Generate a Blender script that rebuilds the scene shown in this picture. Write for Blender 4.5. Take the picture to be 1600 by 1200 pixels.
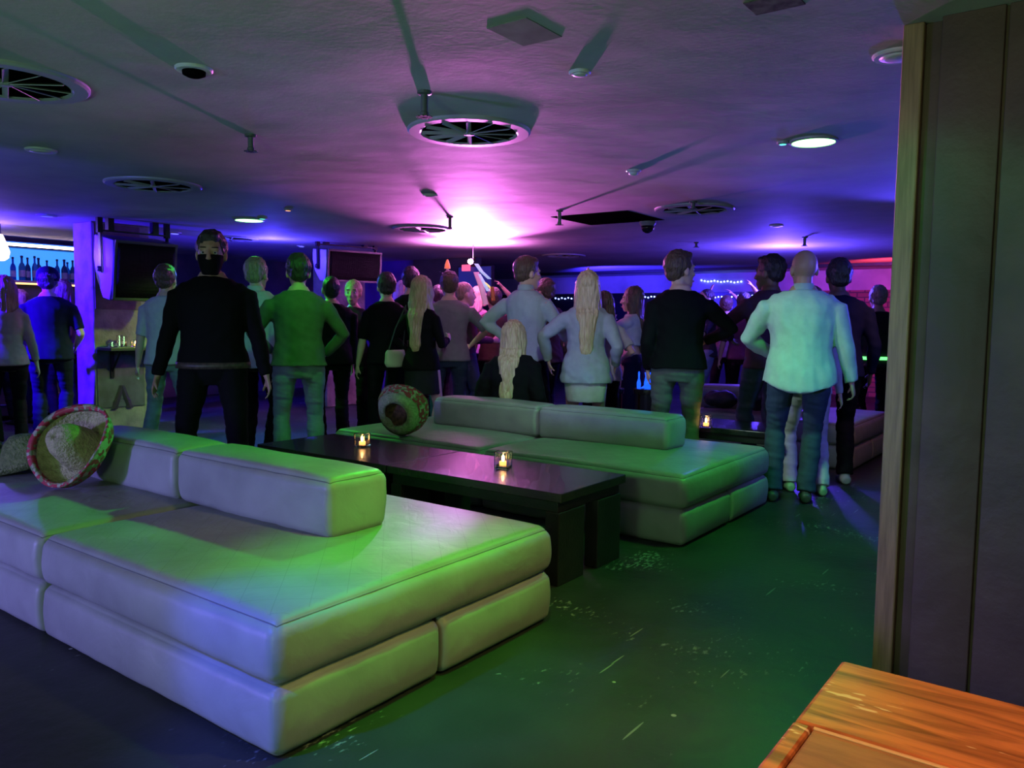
import bpy, bmesh, math, random
from mathutils import Vector, Matrix, noise
random.seed(7)
for _o in list(bpy.data.objects): bpy.data.objects.remove(_o)
SC = bpy.context.scene
COL = SC.collection
# ------------------------------------------------------------------ camera
FPX, PITCH, ROLL, YAW, CH = 1241.77, math.radians(4.477), math.radians(.723), math.radians(126.578), 1.28
_F = Vector((math.cos(YAW), math.sin(YAW), 0)); _U = Vector((0, 0, 1)); _R = _F.cross(_U)
F2 = _F*math.cos(PITCH) - _U*math.sin(PITCH); U2 = _U*math.cos(PITCH) + _F*math.sin(PITCH)
R3 = _R*math.cos(ROLL) + U2*math.sin(ROLL); U3 = -_R*math.sin(ROLL) + U2*math.cos(ROLL)
cd = bpy.data.cameras.new('camera'); cam = bpy.data.objects.new('camera', cd); COL.objects.link(cam)
cam.matrix_world = Matrix(((R3.x, U3.x, -F2.x, 0), (R3.y, U3.y, -F2.y, 0), (R3.z, U3.z, -F2.z, CH), (0, 0, 0, 1)))
cd.sensor_width = 36; cd.lens = FPX/1600*36; cd.clip_start = .05
SC.camera = cam
def ray(u, v): return F2 + R3*((u-800)/FPX) - U3*((v-600)/FPX)
def _hit(u, v, ax, val):
    d = ray(u, v); o = Vector((0, 0, CH)); return o + d*((val-o[ax])/d[ax])
def atz(u, v, z): return _hit(u, v, 2, z)
def atx(u, v, x): return _hit(u, v, 0, x)
def aty(u, v, y): return _hit(u, v, 1, y)
SC.view_settings.view_transform = 'Standard'; SC.view_settings.look = 'None'
SC.view_settings.exposure = 0.0; SC.view_settings.gamma = 1.0; SC.view_settings.use_curve_mapping = False
# ------------------------------------------------------------------ world and lights
CEIL = 2.3
W = bpy.data.worlds.new('night'); SC.world = W; W.use_nodes = True
W.node_tree.nodes['Background'].inputs[0].default_value = (.62, .78, .66, 1)
W.node_tree.nodes['Background'].inputs[1].default_value = .08
def lamp(kind, loc, col, power, radius=.05, aim=None, spot=None, blend=.5, size=None):
    l = bpy.data.lights.new('light', kind); l.color = col; l.energy = power
    o = bpy.data.objects.new('light', l); COL.objects.link(o); o.location = loc
    if kind == 'AREA':
        l.shape = 'RECTANGLE'; l.size, l.size_y = size
    else: l.shadow_soft_size = radius
    if kind == 'SPOT': l.spot_size = math.radians(spot); l.spot_blend = blend
    if aim is not None:
        o.rotation_euler = (Vector(aim)-Vector(loc)).to_track_quat('-Z', 'Y').to_euler()
    return o
MAG = (-6.62, 7.99, 2.05)
_m = Vector(MAG)
lamp('SPOT', MAG, (1, .20, .92), 6400, .07, _m+Vector((4.3, -4.7, 3.3)), 76, 1.0)   # magenta beam over the heads towards the room
lamp('SPOT', MAG, (1, .24, .92), 1050, .07, _m+Vector((0, 0, 1)), 160, .6)         # its glare on the ceiling above
lamp('POINT', (-6.4, 7.9, 1.95), (1, .20, .80), 30, .08)  # weak magenta point added to rim the crowd
lamp('SPOT', (-.8, -1.6, .9), (.36, .85, .34), 150, .3, (-2.2, 2.3, 2.3), 120, 1.0)  # unseen uplight added to give the near ceiling a grey-green tone
lamp('SPOT', (-4.0, -1.6, .9), (.30, .60, .72), 80, .3, (-4.9, 2.6, 2.3), 110, 1.0)  # second added uplight, blue-grey, for the left of the ceiling
lamp('POINT', (-.2, -1.6, 1.5), (.85, .72, .58), 9, .3)                       # soft warm-grey fill added behind the camera
lamp('POINT', (-5.6, -1.4, 1.6), (.30, .60, .70), 8, .3)                     # cool fill added out of view on the left
G1, G2 = (-1.35, 4.59, 2.27), (-7.16, 5.05, 2.27)
lamp('SPOT', G1, (.05, 1, .07), 130, .08, (-1.6, 4.2, 0), 140, .5)         # green downlights
lamp('SPOT', G2, (.05, 1, .07), 130, .08, (-6.9, 4.9, 0), 140, .4)
lamp('SPOT', (-3.1, 4.3, 2.25), (.03, 1, .04), 330, .06, (-3.05, 1.55, .41), 48, .8)
lamp('SPOT', (-1.55, 2.3, 2.27), (.03, 1, .02), 190, .05, (-1.86, 2.1, .41), 48, .9)
lamp('SPOT', (-4.3, 5.3, 2.2), (.72, .30, 1), 230, .03, (-2.58, 2.60, .41), 14, .7)     # violet spot added for the patch on the front seat, skimming the bolster
lamp('SPOT', (-.15, 2.35, 2.25), (.95, .80, .16), 110, .08, (-1.8, 2.2, .2), 60, .8)     # unseen yellowish spot by the partition, added for the sofa's right face
lamp('SPOT', (.82, -2.66, 2.25), (.75, .85, .62), 40, .10, (-.6, 2.6, .0), 80, .6)      # dim downlight behind the photographer
lamp('SPOT', (-.1, .3, 2.25), (1, .40, .17), 120, .05, (.05, 1.15, .74), 42, .6)        # unseen warm spot added to turn the near table orange
lamp('SPOT', (-1.5, 1.5, 1.7), (.06, 1, .04), 16, .03, (-.33, 1.18, .72), 11, .6)      # narrow green spot added to brighten the near table's edge
lamp('SPOT', (-4.1, 3.45, 2.25), (.05, 1, .05), 45, .06, (-5.4, 4.1, .9), 70, .6)  # green spot without fixture, added to light the men at left
lamp('SPOT', (-6.6, 5.4, 2.25), (.70, 1, .06), 150, .06, (-8.8, 4.5, .3), 50, .6)  # yellow-green spot added for the column's front
lamp('SPOT', (-1.3, 1.5, 2.25), (.05, 1, .25), 24, .05, (-.42, 3.05, 1.3), 40, .6)  # green spot added to tint the partition's recess
lamp('SPOT', (-4.6, -2.0, .85), (.26, .19, 1), 600, .14, (-3.2, 1.6, .3), 62, .7)       # lavender wash from the far left
lamp('SPOT', (-2.3, -.4, 2.2), (.02, .05, 1), 420, .05, (-1.9, 1.37, .2), 24, .8)
lamp('SPOT', (-9.0, 1.6, 1.9), (.03, .0, 1), 4500, .08, (-9.0, 4.3, 1.2), 60, .6)      # blue wash on the column's side
lamp('POINT', (-9.9, 3.6, 2.0), (.14, .06, 1), 60, .08)
lamp('POINT', (-8.6, 6.4, 2.05), (.06, .04, 1), 90, .08)
lamp('SPOT', (-5.6, 1.2, 2.1), (.10, .08, 1), 60, .1, (-7.2, 3.3, 2.3), 110, .8)
lamp('POINT', (-3.4, 10.4, 1.95), (.10, .05, 1), 300, .1)                  # blue wash on the far ceiling
lamp('SPOT', (-.9, 8.0, 1.7), (.08, .05, 1), 320, .1, (-1.0, 5.8, 2.3), 70, .7)
lamp('SPOT', (-.9, 6.1, 2.25), (1, .42, .26), 36, .06, (-1.6, 7.4, .4), 44, .7)  # warm-red fill added for the far right sofa
lamp('SPOT', (-7.6, 12.3, 1.6), (.04, .02, 1), 700, .1, (-7.0, 15.2, 2.25), 120, .6)
lamp('SPOT', (-2.6, 12.6, 1.7), (1, .05, .12), 200, .1, (-2.6, 15.4, 2.3), 110, .6)
lamp('SPOT', (.6, 5.2, 2.1), (.10, .12, 1), 120, .1, (-1.7, 5.9, 1.1), 50, .6)         # blue from the right on the pale shirt
lamp('SPOT', (-3.0, 3.9, 2.25), (.60, .88, .76), 125, .08, (-1.75, 5.7, .9), 36, .7)
lamp('SPOT', (-2.2, 3.2, 2.25), (.70, .82, 1), 100, .08, (-3.9, 5.8, 1.0), 56, .8)  # cool-white fill added to lift the crowd's pale clothes
# ------------------------------------------------------------------ materials
def srgb(h):
    c = [int(h[i:i+2], 16)/255 for i in (0, 2, 4)]
    return tuple(((x+.055)/1.055)**2.4 if x > .04045 else x/12.92 for x in c)
_M = {}
def mat(name, col=(.5, .5, .5), rough=.6, metal=0, emit=None, es=1, trans=0, var=.0, vscale=8, bump=0, bscale=60, coat=0, stretch=None, sheen=0, alpha=1, col2=None, detail=4, spec=None):
    if name in _M: return _M[name]
    m = bpy.data.materials.new(name); m.use_nodes = True; nt = m.node_tree; N = nt.nodes; L = nt.links
    b = N['Principled BSDF']; I = b.inputs
    I['Base Color'].default_value = (*col, 1); I['Roughness'].default_value = rough; I['Metallic'].default_value = metal
    I['Transmission Weight'].default_value = trans; I['Coat Weight'].default_value = coat; I['Sheen Weight'].default_value = sheen
    I['Alpha'].default_value = alpha
    if spec is not None: I['Specular IOR Level'].default_value = spec
    if trans: I['IOR'].default_value = 1.45
    if emit: I['Emission Color'].default_value = (*emit, 1); I['Emission Strength'].default_value = es
    tc = N.new('ShaderNodeTexCoord'); mp = N.new('ShaderNodeMapping'); L.new(tc.outputs['Object'], mp.inputs[0])
    if stretch: mp.inputs['Scale'].default_value = stretch
    if var or col2:
        n = N.new('ShaderNodeTexNoise'); n.inputs['Scale'].default_value = vscale; n.inputs['Detail'].default_value = detail
        L.new(mp.outputs[0], n.inputs[0])
        r = N.new('ShaderNodeValToRGB'); L.new(n.outputs['Fac'], r.inputs[0])
        r.color_ramp.elements[0].position = .35; r.color_ramp.elements[1].position = .65
        c2 = col2 or tuple(min(1, c*(1+var)) for c in col)
        r.color_ramp.elements[0].color = (*(col if col2 else tuple(c*(1-var) for c in col)), 1); r.color_ramp.elements[1].color = (*c2, 1)
        L.new(r.outputs[0], I['Base Color'])
    if bump:
        n = N.new('ShaderNodeTexNoise'); n.inputs['Scale'].default_value = bscale; n.inputs['Detail'].default_value = 5
        L.new(mp.outputs[0], n.inputs[0]); bp = N.new('ShaderNodeBump'); bp.inputs['Strength'].default_value = bump; bp.inputs['Distance'].default_value = .02
        L.new(n.outputs['Fac'], bp.inputs['Height']); L.new(bp.outputs[0], I['Normal'])
    _M[name] = m; return m
# ------------------------------------------------------------------ scene helpers
def link(name, me, m=None, parent=None, loc=None):
    o = bpy.data.objects.new(name, me); COL.objects.link(o)
    if m is not None and me is not None:
        me.materials.clear(); me.materials.append(m)
    if parent: o.parent = parent
    if loc is not None: o.location = loc
    return o
def tag(o, label, cat, group=None, kind=None):
    o['label'] = label; o['category'] = cat
    if group: o['group'] = group
    if kind: o['kind'] = kind
    return o
def thing(name, label, cat, loc=(0, 0, 0), rz=0, group=None):
    o = bpy.data.objects.new(name, None); COL.objects.link(o); o.location = loc; o.rotation_euler = (0, 0, rz)
    o.empty_display_size = .1
    return tag(o, label, cat, group)
def struct(name, me, m, label=None, cat=None):
    o = link(name, me, m); o['kind'] = 'structure'; o['label'] = label or name.replace('_', ' '); o['category'] = cat or name.split('_')[0]; return o
class MB:
    def __init__(s): s.v = []; s.f = []
    def add(s, vs, fs):
        k = len(s.v); s.v += [tuple(v) for v in vs]; s.f += [tuple(i+k for i in f) for f in fs]; return s
    def box(s, lo, hi, M=None):
        vs = [Vector((x, y, z)) for x in (lo[0], hi[0]) for y in (lo[1], hi[1]) for z in (lo[2], hi[2])]
        if M: vs = [M @ v for v in vs]
        return s.add(vs, [(0, 1, 3, 2), (4, 6, 7, 5), (0, 4, 5, 1), (2, 3, 7, 6), (0, 2, 6, 4), (1, 5, 7, 3)])
    def rings(s, rs, cap=True, closed=True):
        n = len(rs[0]); vs = [p for r in rs for p in r]; fs = []
        for i in range(len(rs)-1):
            for j in range(n if closed else n-1):
                a = i*n+j; b = i*n+(j+1) % n; fs.append((a, b, b+n, a+n))
        if cap:
            fs.append(tuple(range(n-1, -1, -1))); fs.append(tuple((len(rs)-1)*n+j for j in range(n)))
        return s.add(vs, fs)
    def loft(s, secs, n=14):
        """secs: (centre, a, b) with axes following the path, or (centre, a, b, ax, ay)"""
        rs = []
        for i, q in enumerate(secs):
            c = Vector(q[0])
            if len(q) > 3: ax, ay = Vector(q[3]), Vector(q[4])
            else:
                p0 = Vector(secs[max(0, i-1)][0]); p1 = Vector(secs[min(len(secs)-1, i+1)][0]); t = (p1-p0).normalized()
                ref = Vector((1, 0, 0)) if abs(t.x) < .85 else Vector((0, 1, 0))
                ay = t.cross(ref).normalized(); ax = ay.cross(t).normalized()
            rs.append([c + ax*(q[1]*math.cos(2*math.pi*k/n)) + ay*(q[2]*math.sin(2*math.pi*k/n)) for k in range(n)])
        return s.rings(rs)
    def ell(s, c, r, M=None, n=12):
        rs = []
        for i in range(n+1):
            t = math.pi*(i+.02)/(n+.04)
            rs.append([Vector((r[0]*math.sin(t)*math.cos(2*math.pi*k/(n+4)), r[1]*math.sin(t)*math.sin(2*math.pi*k/(n+4)), -r[2]*math.cos(t))) for k in range(n+4)])
        rs = [[(M @ (p+Vector(c)) if M else p+Vector(c)) for p in q] for q in rs]
        return s.rings(rs)
    def lathe(s, prof, n=32, M=None, cap=True):
        rs = [[Vector((r*math.cos(2*math.pi*k/n), r*math.sin(2*math.pi*k/n), z)) for k in range(n)] for r, z in prof]
        if M: rs = [[M @ p for p in q] for q in rs]
        return s.rings(rs, cap)
    def tube(s, pts, r, n=8): return s.loft([(p, r, r) for p in pts], n)
    def mesh(s, name='m', smooth=False, fixn=True):
        me = bpy.data.meshes.new(name); me.from_pydata(s.v, [], s.f)
        if fixn:
            bm = bmesh.new(); bm.from_mesh(me); bmesh.ops.recalc_face_normals(bm, faces=bm.faces); bm.to_mesh(me); bm.free()
        if smooth: me.polygons.foreach_set('use_smooth', [True]*len(me.polygons))
        return me
_BS = bpy.data.scenes.new('workbench')
def bake(me, mods):
    """apply modifiers and return the evaluated mesh (in a side scene, which keeps it fast)"""
    o = bpy.data.objects.new('tmp', me); _BS.collection.objects.link(o)
    for t, kw in mods:
        md = o.modifiers.new(t, t)
        for k, v in kw.items(): setattr(md, k, v)
    vl = _BS.view_layers[0]; vl.update(); dg = vl.depsgraph
    r = bpy.data.meshes.new_from_object(o.evaluated_get(dg))
    bpy.data.objects.remove(o); r.polygons.foreach_set('use_smooth', [True]*len(r.polygons)); return r
def displace(me, fn):
    n = len(me.vertices); co = [0.]*(3*n); no = [0.]*(3*n); me.vertices.foreach_get('co', co); me.vertex_normals.foreach_get('vector', no)
    for i in range(n):
        a = 3*i; d = fn(Vector(co[a:a+3])); co[a] += no[a]*d; co[a+1] += no[a+1]*d; co[a+2] += no[a+2]*d
    me.vertices.foreach_set('co', co); me.update()
def bevelled(mb, w=.006, seg=2):
    return bake(mb.mesh(), [('BEVEL', dict(width=w, segments=seg, limit_method='ANGLE', harden_normals=False))])
def bbox(lo, hi, w=.006, seg=2):
    me = bevelled(MB().box(lo, hi), w, seg); me.polygons.foreach_set('use_smooth', [False]*len(me.polygons)); return me
def copy_tree(o, parent=None):
    c = o.copy(); COL.objects.link(c)
    if parent: c.parent = parent
    for ch in list(o.children): copy_tree(ch, c)
    return c
def axis_m(loc, z, x=None):
    z = Vector(z).normalized(); x = Vector(x) if x else (Vector((1, 0, 0)) if abs(z.x) < .9 else Vector((0, 1, 0)))
    y = z.cross(x).normalized(); x = y.cross(z); M = Matrix((x, y, z)).transposed().to_4x4(); M.translation = Vector(loc); return M
# ================================================================== THE ROOM
def ceiling_material():
    m = mat('ceiling_plaster', (.30, .30, .30), .75); nt = m.node_tree; N = nt.nodes; L = nt.links; b = N['Principled BSDF']
    tc = N.new('ShaderNodeTexCoord')
    n = N.new('ShaderNodeTexNoise'); n.inputs['Scale'].default_value = 1.3; n.inputs['Detail'].default_value = 8; n.inputs['Roughness'].default_value = .62; L.new(tc.outputs['Object'], n.inputs[0])
    r = N.new('ShaderNodeValToRGB'); r.color_ramp.elements[0].position = .3; r.color_ramp.elements[0].color = (.30, .30, .29, 1); r.color_ramp.elements[1].position = .65; r.color_ramp.elements[1].color = (.44, .44, .42, 1)
    L.new(n.outputs['Fac'], r.inputs[0]); L.new(r.outputs[0], b.inputs['Base Color'])
    n2 = N.new('ShaderNodeTexNoise'); n2.inputs['Scale'].default_value = 1.5; n2.inputs['Detail'].default_value = 6; n2.inputs['Roughness'].default_value = .42; L.new(tc.outputs['Object'], n2.inputs[0])
    n3 = N.new('ShaderNodeTexNoise'); n3.inputs['Scale'].default_value = 40; n3.inputs['Detail'].default_value = 3; L.new(tc.outputs['Object'], n3.inputs[0])
    a = N.new('ShaderNodeMath'); a.operation = 'MULTIPLY_ADD'; a.inputs[1].default_value = .06; L.new(n3.outputs['Fac'], a.inputs[0]); L.new(n2.outputs['Fac'], a.inputs[2])
    bp = N.new('ShaderNodeBump'); bp.inputs['Strength'].default_value = .30; bp.inputs['Distance'].default_value = .04; L.new(a.outputs[0], bp.inputs['Height']); L.new(bp.outputs[0], b.inputs['Normal'])
    return m
def floor_material():
    m = mat('painted_floor', (.05, .055, .05), .3); nt = m.node_tree; N = nt.nodes; L = nt.links; b = N['Principled BSDF']; b.inputs['Specular IOR Level'].default_value = .35
    tc = N.new('ShaderNodeTexCoord')
    n = N.new('ShaderNodeTexNoise'); n.inputs['Scale'].default_value = 1.6; n.inputs['Detail'].default_value = 8; L.new(tc.outputs['Object'], n.inputs[0])
    r = N.new('ShaderNodeValToRGB'); r.color_ramp.elements[0].position = .3; r.color_ramp.elements[0].color = (.014, .017, .015, 1); r.color_ramp.elements[1].position = .7; r.color_ramp.elements[1].color = (.034, .038, .033, 1)
    L.new(n.outputs['Fac'], r.inputs[0])
    # worn flecks gathered in patches
    f = N.new('ShaderNodeTexNoise'); f.inputs['Scale'].default_value = 55; f.inputs['Detail'].default_value = 4
    mp = N.new('ShaderNodeMapping'); mp.inputs['Scale'].default_value = (1, .45, 1); mp.inputs['Rotation'].default_value = (0, 0, .5); L.new(tc.outputs['Object'], mp.inputs[0]); L.new(mp.outputs[0], f.inputs[0])
    p = N.new('ShaderNodeTexNoise'); p.inputs['Scale'].default_value = 2.2; L.new(tc.outputs['Object'], p.inputs[0])
    mul = N.new('ShaderNodeMath'); mul.operation = 'MULTIPLY'; L.new(f.outputs['Fac'], mul.inputs[0]); L.new(p.outputs['Fac'], mul.inputs[1])
    cr = N.new('ShaderNodeValToRGB'); cr.color_ramp.elements[0].position = .355; cr.color_ramp.elements[1].position = .44; cr.color_ramp.elements[1].color = (.7, .7, .7, 1); L.new(mul.outputs[0], cr.inputs[0])
    # sharp white specks and scratches
    v = N.new('ShaderNodeTexVoronoi'); v.inputs['Scale'].default_value = 3.2; L.new(tc.outputs['Object'], v.inputs[0])
    lt = N.new('ShaderNodeMath'); lt.operation = 'LESS_THAN'; lt.inputs[1].default_value = .030; L.new(v.outputs['Distance'], lt.inputs[0])
    mp2 = N.new('ShaderNodeMapping'); mp2.inputs['Scale'].default_value = (16, .9, 1); mp2.inputs['Rotation'].default_value = (0, 0, .15); L.new(tc.outputs['Object'], mp2.inputs[0])
    v2 = N.new('ShaderNodeTexVoronoi'); v2.inputs['Scale'].default_value = 1.0; L.new(mp2.outputs[0], v2.inputs[0])
    lt2 = N.new('ShaderNodeMath'); lt2.operation = 'LESS_THAN'; lt2.inputs[1].default_value = .065; L.new(v2.outputs['Distance'], lt2.inputs[0])
    ad = N.new('ShaderNodeMath'); ad.operation = 'MAXIMUM'; L.new(cr.outputs[0], ad.inputs[0]); L.new(lt.outputs[0], ad.inputs[1])
    s2 = N.new('ShaderNodeMath'); s2.operation = 'MULTIPLY'; s2.inputs[1].default_value = .6; L.new(lt2.outputs[0], s2.inputs[0])
    ad2 = N.new('ShaderNodeMath'); ad2.operation = 'MAXIMUM'; L.new(ad.outputs[0], ad2.inputs[0]); L.new(s2.outputs[0], ad2.inputs[1])
    mx = N.new('ShaderNodeMix'); mx.data_type = 'RGBA'; L.new(ad2.outputs[0], mx.inputs[0]); L.new(r.outputs[0], mx.inputs[6]); mx.inputs[7].default_value = (.30, .31, .28, 1)
    L.new(mx.outputs[2], b.inputs['Base Color'])
    rr = N.new('ShaderNodeMapRange'); rr.inputs[3].default_value = .34; rr.inputs[4].default_value = .6; L.new(n.outputs['Fac'], rr.inputs[0]); L.new(rr.outputs[0], b.inputs['Roughness'])
    n2 = N.new('ShaderNodeTexNoise'); n2.inputs['Scale'].default_value = 9; n2.inputs['Detail'].default_value = 5; L.new(tc.outputs['Object'], n2.inputs[0])
    bp = N.new('ShaderNodeBump'); bp.inputs['Strength'].default_value = .25; bp.inputs['Distance'].default_value = .02; L.new(n2.outputs['Fac'], bp.inputs['Height']); L.new(bp.outputs[0], b.inputs['Normal'])
    return m
M_wall = mat('dark_painted_wall', (.05, .048, .05), .7, var=.3, vscale=3, bump=.2)
M_conc = mat('worn_concrete', (.16, .15, .135), .7, var=.35, vscale=5, bump=.35, bscale=25)
M_black = mat('black_paint', (.012, .012, .013), .45)
M_blackm = mat('black_metal', (.02, .02, .02), .35, .6)
struct('floor', MB().box((-16, -5, -.1), (4, 17, 0)).mesh(), floor_material(), 'dark glossy painted floor with scuffs and scratches')
struct('ceiling', MB().box((-16, -5, CEIL), (4, 17, CEIL+.15)).mesh(), ceiling_material(), 'low uneven plaster ceiling')
M_band = mat('pale_plaster', (.42, .42, .42), .7, var=.2, vscale=2)
def brick_material():
    m = mat('brick_wall', (.25, .12, .09), .8); nt = m.node_tree; N = nt.nodes; L = nt.links; b = N['Principled BSDF']
    tc = N.new('ShaderNodeTexCoord'); mp = N.new('ShaderNodeMapping'); mp.inputs['Rotation'].default_value = (math.pi/2, 0, 0); L.new(tc.outputs['Object'], mp.inputs[0])
    k = N.new('ShaderNodeTexBrick'); k.inputs['Scale'].default_value = 1; k.inputs['Brick Width'].default_value = .26; k.inputs['Row Height'].default_value = .09; k.inputs['Mortar Size'].default_value = .012
    k.inputs['Color1'].default_value = (.30, .13, .10, 1); k.inputs['Color2'].default_value = (.20, .09, .07, 1); k.inputs['Mortar'].default_value = (.08, .06, .05, 1)
    L.new(mp.outputs[0], k.inputs[0]); L.new(k.outputs[0], b.inputs['Base Color']); return m
YB = 15.4
struct('wall_back', MB().box((-16, YB, 0), (-4.6, YB+.2, 1.93)).mesh(), mat('night_window_wall', (.01, .01, .014), .3), 'dark far wall behind the crowd')
struct('wall_brick', MB().box((-4.6, YB, 0), (4, YB+.2, 2.03)).mesh(), brick_material(), 'red-lit brick wall at the far right')
struct('wall_upper_band', MB().box((-16, YB-.05, 1.93), (4, YB+.15, CEIL)).mesh(), M_band, 'pale plaster band above the far wall')
struct('wall_beam', MB().box((-9.5, 13.75, CEIL-.05), (4, 13.95, CEIL)).mesh(), M_black, 'thin dark beam across the far ceiling')
struct('wall_left', MB().box((-12.2, 5.6, 0), (-12, YB, CEIL)).mesh(), M_wall, 'dark left wall')
struct('wall_booth', MB().box((-12, 9.9, 0), (-8.1, 10.05, CEIL)).mesh(), M_wall, 'dark wall behind the dance floor')
struct('wall_bar', MB().box((-11.75, -5, 0), (-11.6, 5.6, CEIL)).mesh(), M_wall, 'wall behind the bar')
struct('trim_bar_beam', MB().box((-11.6, -5, 2.17), (-11.35, 5.6, CEIL-.06)).mesh(), M_black, 'dark beam over the bar shelf')
struct('wall_bar_return', MB().box((-12.2, 5.6, 0), (-11.6, 5.75, CEIL)).mesh(), M_wall, 'short return wall at the end of the bar')

# right-hand partition beside the camera
YP = 3.05
def px(u, y): return aty(u, 500, y).x
x0 = px(1392, YP)
tw = px(1424, YP)-x0
M_trim = mat('stained_wood_trim', (.42, .23, .11), .45, col2=(.26, .14, .065), vscale=6, stretch=(12, 12, .8), bump=.2)
M_panel = mat('dark_brown_panel', (.11, .058, .046), .6, var=.35, vscale=2.2, bump=.3, bscale=14)
struct('trim_partition_edge', bbox((x0, YP-.035, 0), (x0+tw, YP+.14, CEIL)), M_trim, 'stained wooden edge trim of the partition')
pm = MB().box((x0+tw, YP-.005, 0), (x0+tw+.055, YP+.14, CEIL)).box((x0+tw+.055, YP-.05, 0), (x0+tw+.235, YP+.14, CEIL)).box((x0+tw+.245, YP-.05, 0), (x0+2.2, YP+.14, CEIL)).box((x0+tw+.2, YP-.03, 0), (x0+tw+.3, YP+.14, CEIL))
struct('wall_partition', bevelled(pm, .004), M_panel, 'dark brown panelled partition beside the table')

# columns
def column(name, x, y, w, d, label):
    me = bbox((x-w, y, 0), (x, y+d, CEIL), .012)
    return struct(name, me, M_conc, label)
cY1 = atx(236, 500, -8.76).y
CX, CY = -8.76, 4.21
CWX = .41
cm = column('wall_column', CX, CY, CWX, cY1-CY, 'worn concrete column with a blue-lit side')
pb = bbox((CX, CY+.02, 1.36), (CX+.012, cY1-.12, CEIL-.02), .002)
o = link('painted_patch', pb, mat('brown_paint_patch', (.10, .065, .06), .7, var=.3), None); o.parent = cm
pb = bbox((CX, CY+.02, .28), (CX+.012, cY1-.10, .92), .002)
o = link('painted_patch', pb, mat('grey_paint_patch', (.055, .055, .075), .7, var=.3), None); o.parent = cm
# star-legged A mark
am = MB(); cyA = atx(190, 620, CX).y; czA = atx(190, 620, CX).z
for a, b_, w_ in [((0, .13), (-.09, -.13), .028), ((0, .13), (.09, -.13), .028), ((-.055, -.02), (.055, -.02), .028), ((-.03, .02), (-.09, -.05), .015), ((.03, .02), (.09, -.05), .015)]:
    am.loft([((CX+.018, cyA+a[0], czA+a[1]), w_, .003, (0, 1, 0), (1, 0, 0)), ((CX+.018, cyA+b_[0], czA+b_[1]), w_*1.2, .003, (0, 1, 0), (1, 0, 0))], 4)
o = link('painted_mark', am.mesh(), M_black, None); o.parent = cm
q = atz(510, 388, CEIL)
column('wall_column_far', q.x, q.y, .3, .75, 'second concrete column with a blue-lit side')

# ================================================================== CEILING FITTINGS
M_diff = mat('grey_painted_steel', (.34, .34, .34), .5, .1)
M_void = mat('vent_void', (.003, .003, .003), .95, spec=0)  # near-black colour stands in for the shade inside vents and hatch
def diffuser(u, v, d, label, nf=12, light=1):
    p = atz(u, v, CEIL); R = d/2
    t = thing('ceiling_diffuser', label, 'vent', (p.x, p.y, CEIL), 0, 'round ceiling air diffusers')
    link('rim', MB().lathe([(R, 0), (R, -.010), (R*.97, -.018), (R*.80, -.018), (R*.76, -.012), (R*.76, -.001)], 48).mesh(smooth=False), M_diff, t)
    link('opening', MB().lathe([(R*.76, -.004), (R*.76, -.009)], 40).mesh(), M_void, t)
    b = MB()
    for k in range(nf):
        a = 2*math.pi*(k+.3)/nf; M = Matrix.Rotation(a, 4, 'Z') @ Matrix.Translation((0, 0, -.015)) @ Matrix.Rotation(math.radians(28), 4, 'X')
        b.box((R*.07, -.013*R/.33, -.0015), (R*.76, .013*R/.33, .0015), M)
    link('fins', b.mesh(), M_diff, t, None)
    link('hub', MB().lathe([(R*.09, -.012), (R*.09, -.022), (R*.05, -.026)], 16).mesh(), M_diff, t)
    return t
diffuser(733, 204, .66, 'large round air diffuser nearest the ceiling centre with bright pink-lit fins')
diffuser(8, 125, .66, 'round air diffuser cut off by the left end of the ceiling')
diffuser(240, 288, .70, 'round air diffuser in the ceiling above the column with the loudspeaker', 8)
diffuser(660, 357, .66, 'small distant round air diffuser just beside the white ceiling glare', 10)
diffuser(1085, 326, .70, 'dark round air diffuser above the man in the black jumper', 8)
diffuser(881, 399, .66, 'far flat-looking diffuser above the woman in the pale blazer', 8)
diffuser(362, 372, .66, 'far dark diffuser over the masked man\'s shoulder', 8)
M_greenlit = mat('green_lamp_glass', (.1, .3, .1), .4, emit=(.22, 1, .20), es=9)
def downlight(p, label, r=.125):
    t = thing('green_downlight', label, 'ceiling light', (p[0], p[1], CEIL), 0, 'round green ceiling lights')
    link('trim_ring', MB().lathe([(r+.015, 0), (r+.015, -.01), (r, -.014), (r, 0)], 32).mesh(), M_diff, t)
    link('lens', MB().lathe([(r, -.004), (r*.96, -.012), (r*.5, -.015), (.002, -.016)], 32).mesh(), M_greenlit, t)
downlight(G1, 'glowing round green ceiling light over the walkway at the right', .115)
downlight(G2, 'small glowing green ceiling light above the masked man', .14)
M_cyanlit = mat('cyan_led', (.1, .3, .3), .4, emit=(.1, 1, .65), es=1.6)
M_bluelit = mat('blue_led', (.1, .1, .3), .4, emit=(.12, .12, 1), es=3)
M_orangelit = mat('orange_led', (.3, .2, .1), .4, emit=(1, .35, .1), es=2)
def led(u, v, label, m, r=.02):
    p = atz(u, v, CEIL-.02); t = thing('ceiling_led', label, 'ceiling light', (p.x, p.y, CEIL), 0, 'tiny ceiling indicator lights')
    link('housing', MB().lathe([(r*1.6, 0), (r*1.6, -.012), (r*1.1, -.016)], 16).mesh(), M_diff, t)
    link('lens', MB().lathe([(r*1.05, -.012), (r*.9, -.0175), (r*.2, -.019)], 16).mesh(), m, t)
led(1223, 227, 'tiny cyan light next to the big green ceiling light', M_cyanlit)
led(410, 343, 'tiny cyan-green light touching the small green ceiling light', M_cyanlit, .03)
led(273, 366, 'tiny blue light behind the loudspeaker', M_bluelit, .05)
led(450, 330, 'tiny orange light in the ceiling beyond the small green light', M_orangelit, .025)
led(471, 386, 'tiny blue light over the man in the green-lit jacket', M_bluelit, .04)
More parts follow.
